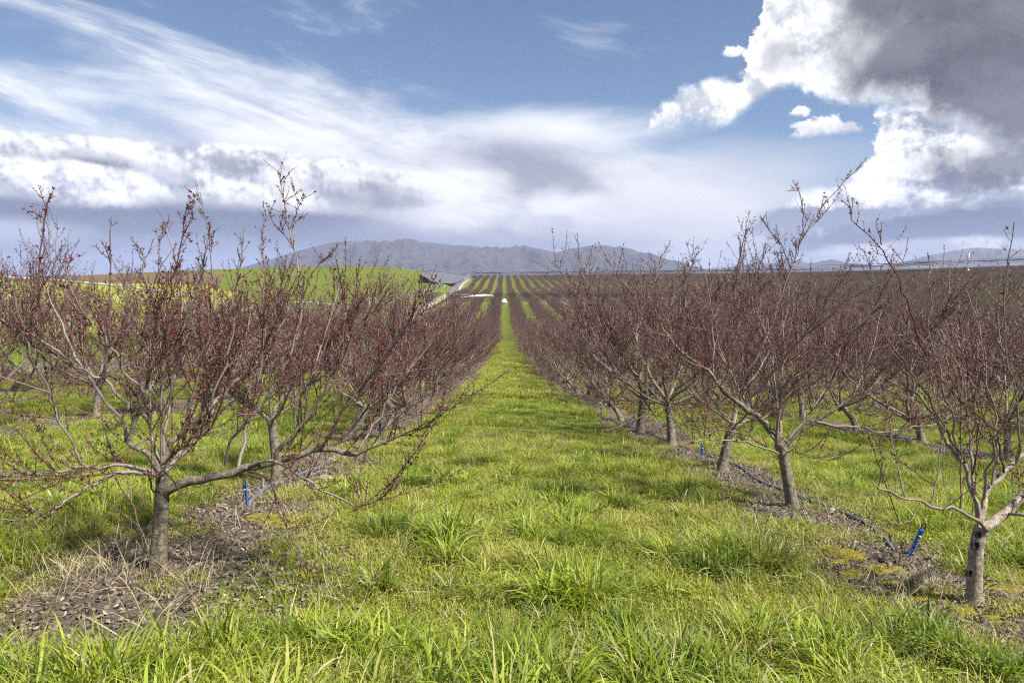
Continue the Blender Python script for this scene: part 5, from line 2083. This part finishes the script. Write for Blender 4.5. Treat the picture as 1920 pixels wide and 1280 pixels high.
# ------------------------------------------------------------------ shade-net fences round the far block
def m_net(dens, col):
    def fn(p, out):
        P, _ = pos()
        setc(p, mix(noise(P, 0.8, 4, 0.6), tuple(c * 0.75 for c in col), tuple(c * 1.25 for c in col)))
        p.inputs['Roughness'].default_value = 0.9
        tr = N.node('ShaderNodeBsdfTransparent')
        m = N.node('ShaderNodeMixShader')
        m.inputs[0].default_value = dens
        N.tree.links.new(tr.outputs[0], m.inputs[1])
        N.tree.links.new(p.outputs[0], m.inputs[2])
        N.tree.links.new(m.outputs[0], out.inputs[0])
    return fn


MAT['net_dark'] = material('black_shade_net', m_net(0.92, (0.018, 0.020, 0.024)))
MAT['net_thin'] = material('thin_shade_net', m_net(0.48, (0.030, 0.032, 0.034)))
MAT['net_grey'] = material('grey_shade_net', m_net(0.97, (0.115, 0.115, 0.135)))
MAT['net_pale'] = material('pale_shade_net', m_net(0.85, (0.20, 0.21, 0.26)))


def net_fence(label, pts, h, mat, post=12.0, sag=0.25, name='net_fence', trail=0.0):
    """posts, top wire and a net panel between each two posts"""
    root = thing(name, label, 'net fence', (pts[0][0], pts[0][1], gz(*pts[0])), 0, 'shade net fences round the far block')
    o = np.array(root.location)
    P = np.array(pts, float)
    seg = np.linalg.norm(np.diff(P, axis=0), axis=1)
    L = seg.sum()
    n = max(2, int(round(L / post)) + 1)
    u = np.linspace(0, L, n)
    cu = np.concatenate([[0], np.cumsum(seg)])
    x, y = np.interp(u, cu, P[:, 0]), np.interp(u, cu, P[:, 1])
    z = G(x, y)
    hh = np.broadcast_to(h, (n,)) if np.ndim(h) == 0 else np.interp(u / L, np.linspace(0, 1, len(h)), h)
    pm = Tubes()
    pm.add([(0, 0, -0.3), (0, 0, 1.0)], 0.075, 6, True)
    pme = pm.mesh('post')
    for i in range(n):
        q = link('post', pme, MAT['wood'], root, (x[i] - o[0], y[i] - o[1], z[i] - o[2]))
        q.scale = (1, 1, hh[i] + 0.15)
    t = Tubes()
    w = []
    for i in range(n):
        w.append((x[i] - o[0], y[i] - o[1], z[i] + hh[i] - o[2]))
    t.add(np.array(w), 0.035, 5, True)
    link('top_wire', t.mesh('top_wire'), MAT['cable'], root)
    for i in range(n - 1):
        m = 7
        k = np.linspace(0, 1, m)
        X = x[i] + (x[i + 1] - x[i]) * k
        Y = y[i] + (y[i + 1] - y[i]) * k
        T = z[i] + hh[i] + (z[i + 1] + hh[i + 1] - z[i] - hh[i]) * k - 4 * k * (1 - k) * sag * 0.4
        B = G(X, Y) + 0.05
        nv = np.array([-(y[i + 1] - y[i]), x[i + 1] - x[i]]) / (np.hypot(x[i + 1] - x[i], y[i + 1] - y[i]) + 1e-9)
        bul = 4 * k * (1 - k) * 0.3
        M = (T + B) / 2
        v = np.concatenate([np.stack([X - o[0], Y - o[1], T - o[2]], 1), np.stack([X + nv[0] * bul - o[0], Y + nv[1] * bul - o[1], M - o[2]], 1), np.stack([X - o[0], Y - o[1], B - o[2]], 1)])
        f = []
        for r in range(2):
            for q in range(m - 1):
                f.append((r * m + q, r * m + q + 1, (r + 1) * m + q + 1, (r + 1) * m + q))
        link('net_panel', mesh_np('net_panel', v, [np.array(f)]), mat, root)
    return root


net_fence('black shade net fence climbing beside the track at the end of the near block', [(-27.5, 236), (-27.5, 248), (-27.0, 262)], 3.3, MAT['net_dark'], 9.0)
net_fence('thin dark net strung across the lane ends beyond the white bundles', [(-26.8, 262.5), (-10, 262.5), (10, 262.5), (32, 262.5), (54, 262.5)], 3.2, MAT['net_thin'], 13.0)
net_fence('pale net fence running up the left edge of the far block', [(-28.3, 350), (-28.9, 420), (-29.6, 470), (-30, 520), (-30.5, 600)], [2.6, 4.2, 4.6, 4.6, 4.6], MAT['net_pale'], 17.0)

# the big netted block on the hillside to the left
nb = thing('netted_block', 'large dark grey net covered orchard block rising over the green hill', 'netted block', (-48, 470, gz(-48, 470)))
o = np.array(nb.location)
cols = [((791, 517), (791, 515)), ((797, 519), (798, 511)), ((804, 524), (804, 508)), ((813, 529), (822, 509.5)), ((830, 531), (845, 512.5)), ((846, 532), (860, 515)), ((858, 530), (874, 517.5))]
rows_ = 5
v = []
for (fx, fy), (tx_, ty2) in cols:
    p, q = at(fx, fy, 425), at(tx_, ty2, 520)
    for r in range(rows_):
        m = p + (q - p) * r / (rows_ - 1)
        m[2] = max(m[2], gz(m[0], m[1]) + (0.1 if r == 0 else 2.6)) - 0.35 * math.sin(math.pi * r / (rows_ - 1))
        v.append(m - o)
v = np.array(v)
n = len(cols)
for k in range(n - 1):
    fs = [((k * rows_ + r), ((k + 1) * rows_ + r), ((k + 1) * rows_ + r + 1), (k * rows_ + r + 1)) for r in range(rows_ - 1)]
    us = sorted({i for q in fs for i in q})
    link('net_strip', mesh_np('net_strip', v[us], [np.array([[us.index(i) for i in q] for q in fs])], False), MAT['net_grey'], nb)
    t = Tubes()
    t.add(v[k * rows_:(k + 1) * rows_] + UP * 0.06, 0.07, 5)
    link('cable', t.mesh('cable'), MAT['cable'], nb)
t = Tubes()
t.add(v[rows_ - 1::rows_] + UP * 0.05, 0.20, 5, True)
link('ridge_cable', t.mesh('ridge_cable'), MAT['cable'], nb)
for k in range(n):
    p = v[k * rows_ + 2] + o
    t = Tubes()
    t.add([np.array([p[0], p[1], gz(p[0], p[1]) - 0.2]) - o, p - o], 0.08, 6, True)
    link('post', t.mesh('post'), MAT['wood'], nb)

# ------------------------------------------------------------------ net canopy frame along the crest: posts, wires, furled nets
cf = thing('canopy_frame', 'long frame of posts and sagging wires for bird netting along the crest', 'canopy frame', (0, 500, gz(0, 500)))
o = np.array(cf.location)
pm = Tubes()
pm.add([(0, 0, -0.4), (0, 0, 1.0)], 0.085, 5, True)
pme = pm.mesh('post')
lines = []


def crest_y(u):
    return np.interp(u, [-0.05, 0.0, 0.2, 0.434, 0.6, 0.76, 0.9], [640, 640, 625, 560, 480, 420, 400])


npost = 0
for off, hgt in ((-45, 6.2), (0, 5.6), (40, 5.6)):
    row = []
    X = -28.0
    while X < 420:
        Y = 560.0
        for _ in range(12):
            Y = float(crest_y(X / Y)) + off
        z = gz(X, Y)
        hp = hgt + (1.6 if X / Y > 0.5 else 0.0) * sst(0.3, 0.7, X / Y)
        row.append((X - o[0], Y - o[1], z + hp - o[2]))
        q = link('post', pme, MAT['wood'], cf, (X - o[0], Y - o[1], z - o[2]))
        q.scale = (1, 1, hp)
        npost += 1
        X += 7.0 if off == 0 else 9.0
    lines.append(np.array(row))
for row in lines:
    t = Tubes()
    fur = Tubes()
    for k in range(len(row) - 1):
        u = np.linspace(0, 1, 6)
        p = row[k] + (row[k + 1] - row[k]) * u[:, None]
        t.add(p - UP * (4 * u * (1 - u) * 0.25)[:, None], 0.07, 4)
        t.add(p - UP * (4 * u * (1 - u) * 0.45 + 1.1)[:, None], 0.045, 4)
        if (k // 3) % 2 == 0:
            fur.add(p - UP * (4 * u * (1 - u) * 0.6 + 0.1)[:, None], [0.07, 0.16, 0.2, 0.2, 0.16, 0.07], 6)
    link('wire', t.mesh('wire'), MAT['cable'], cf)['kind'] = 'stuff'
    link('furled_net', fur.mesh('furled_net'), MAT['cable'], cf)['kind'] = 'stuff'
# two long black net ropes that hang lower in front of the crest on the right
for k, pp in enumerate([[(1560, 504, 400), (1640, 513, 380), (1720, 507, 365), (1800, 511, 350), (1900, 506, 340), (2000, 512, 330)],
                        [(1540, 497, 420), (1700, 494, 390), (1830, 489, 360), (1920, 485, 340), (2050, 478, 320)]]):
    t = Tubes()
    t.add(softline([at(*q) - o for q in pp], 40)[0], 0.16 - 0.05 * k, 6)
    link('net_rope', t.mesh('net_rope'), MAT['cable'], cf)

# the pale mast with a short crossbar
b_ = at(1815, 508, 330)
zg = gz(b_[0], b_[1])
ms = thing('frost_fan', 'pale frost fan mast standing above the wires at the far right', 'frost fan', (b_[0], b_[1], zg))
hm = at(1815, 471, 330)[2] - zg
t = Tubes()
t.add([(0, 0, 0), (0, 0, hm)], [0.20, 0.13], 10, True)
link('mast', t.mesh('mast'), MAT['galv'], ms)
t = Tubes()
t.add([(0, 0, 0), (0, 0, 0.9)], [0.95, 0.25], 10, True)
link('base_cone', t.mesh('base_cone'), MAT['galv'], ms, (0, 0, hm - 9.4 if hm > 9.4 else 0))
t = Tubes()
t.box((0, 0, hm + 0.1), (0.5, 0.8, 0.4))
link('gearbox', t.mesh('gearbox', False), MAT['galv'], ms)
for sgn in (-1, 1):
    t = Tubes()
    t.box((sgn * 0.95, -0.45, hm + 0.12), (1.5, 0.05, 0.22))
    link('blade', t.mesh('blade', False), MAT['galv'], ms)


# ------------------------------------------------------------------ white bundles at the lane end
def bundle(label, px, py, Y, s, seed, name, cat):
    b_ = at(px, py, Y)
    z = gz(b_[0], Y)
    me = rock_mesh(name, seed, s, 3)
    o = link(name, me, MAT['white'], None, (b_[0], Y, z + s[2] * 0.75))
    return tag(o, label, cat)


bb = thing('net_bundle', 'rounded white bundle of folded netting at the far end of the grass lane', 'bundle', (at(945, 563, 246)[0], 246, gz(at(945, 563, 246)[0], 246)))
for k, (dx_, dz_, s) in enumerate([(0.0, 0.75, (0.95, 0.8, 0.8)), (-0.45, 0.55, (0.8, 0.7, 0.55)), (0.55, 0.6, (0.6, 0.7, 0.6)), (-1.1, 0.25, (0.6, 0.5, 0.25)), (0.15, 1.35, (0.6, 0.5, 0.4))]):
    link('fold', rock_mesh('fold', 50 + k, s, 2), MAT['white'], bb, (dx_, 0, dz_))
nr = thing('net_roll', 'long white roll of netting drooping in front of the thin dark net', 'net roll', (0, 0, 0))
p0, p1, p2, p3 = at(862, 557, 255), at(890, 555.5, 255), at(916, 553.5, 255), at(926, 554.5, 255)
nr.location = p0
t = Tubes()
t.add(softline(np.array([p0, p1, p2, p3]) - p0, 16)[0], np.array([.05, .06, .08, .12, .2, .28, .35, .42, .5, .55, .55, .5, .42, .3, .18, .05]), 8)
link('net', t.mesh('net'), MAT['white'], nr)
t = Tubes()
for q in (p1, p2):
    t.add([np.array(q) - p0, np.array([q[0], q[1], gz(q[0], q[1])]) - p0], 0.06, 6)
link('props', t.mesh('props'), MAT['wood'], nr)

# a light gate frame at the corner of the thin net
gf = thing('gate_frame', 'thin pale pipe frame by the corner of the nets', 'frame', tuple(at(833, 562, 258)))
o = np.array(gf.location)
a_, b2_ = at(833, 552, 258), at(886, 552, 258)
t = Tubes()
t.add([np.array([a_[0], a_[1], gz(a_[0], a_[1])]) - o, a_ - o], 0.07, 6, True)
link('upright', t.mesh('upright'), MAT['pale'], gf)
t = Tubes()
t.add([np.array([b2_[0], b2_[1], gz(b2_[0], b2_[1])]) - o, b2_ - o], 0.07, 6, True)
link('upright', t.mesh('upright'), MAT['pale'], gf)
t = Tubes()
t.add([a_ - o, b2_ - o], 0.07, 6, True)
link('crossbar', t.mesh('crossbar'), MAT['pale'], gf)


# ------------------------------------------------------------------ shelter belt on the far plain
def m_belt(p, out):
    P, isl = pos()
    setc(p, mix(isl, (0.028, 0.045, 0.022), (0.07, 0.095, 0.045)))
    p.inputs['Roughness'].default_value = 1


MAT['belt'] = material('shelter_belt', m_belt)
g = np.random.default_rng(9)
t = Tubes()
for k in range(420):
    px = g.uniform(-60, 400)
    Y = 2600 + g.uniform(-40, 60)
    b_ = at(px, 524, Y)
    h = g.uniform(9, 17) * (0.75 if g.random() < 0.3 else 1.0)
    w = g.uniform(2.5, 5.0)
    z = gz(b_[0], Y)
    t.add([(b_[0], Y, z - 1), (b_[0], Y, z + h * 0.3), (b_[0] + g.normal(0, .5), Y, z + h * 0.72), (b_[0], Y, z + h)], [w * 0.7, w, w * 0.75, 0.6], 6)
tag(link('far_woods', t.mesh('far_woods'), MAT['belt']), 'distant blue green shelter belt on the plain at the left', kind='stuff')

# pruning scars on the pale right trunk
for q, r_ in (((1829, 1022), 0.026), ((1835, 1003), 0.017), ((1818, 1073), 0.020)):
    p = at(q[0], q[1], RB[1] - 0.055)
    t = Tubes()
    a = np.linspace(0, 2 * math.pi, 13)
    t.add(np.stack([np.cos(a) * r_, a * 0, np.sin(a) * r_ * 1.25], 1), 0.008, 6)
    v = [(math.cos(k) * r_, 0.004, math.sin(k) * r_ * 1.25) for k in a[:-1]]
    t.raw(np.array(v), [np.array([list(range(12))])])
    link('pruning_scar', t.mesh('pruning_scar'), MAT['scar'], right_tree, tuple(p - np.array(right_tree.location)))
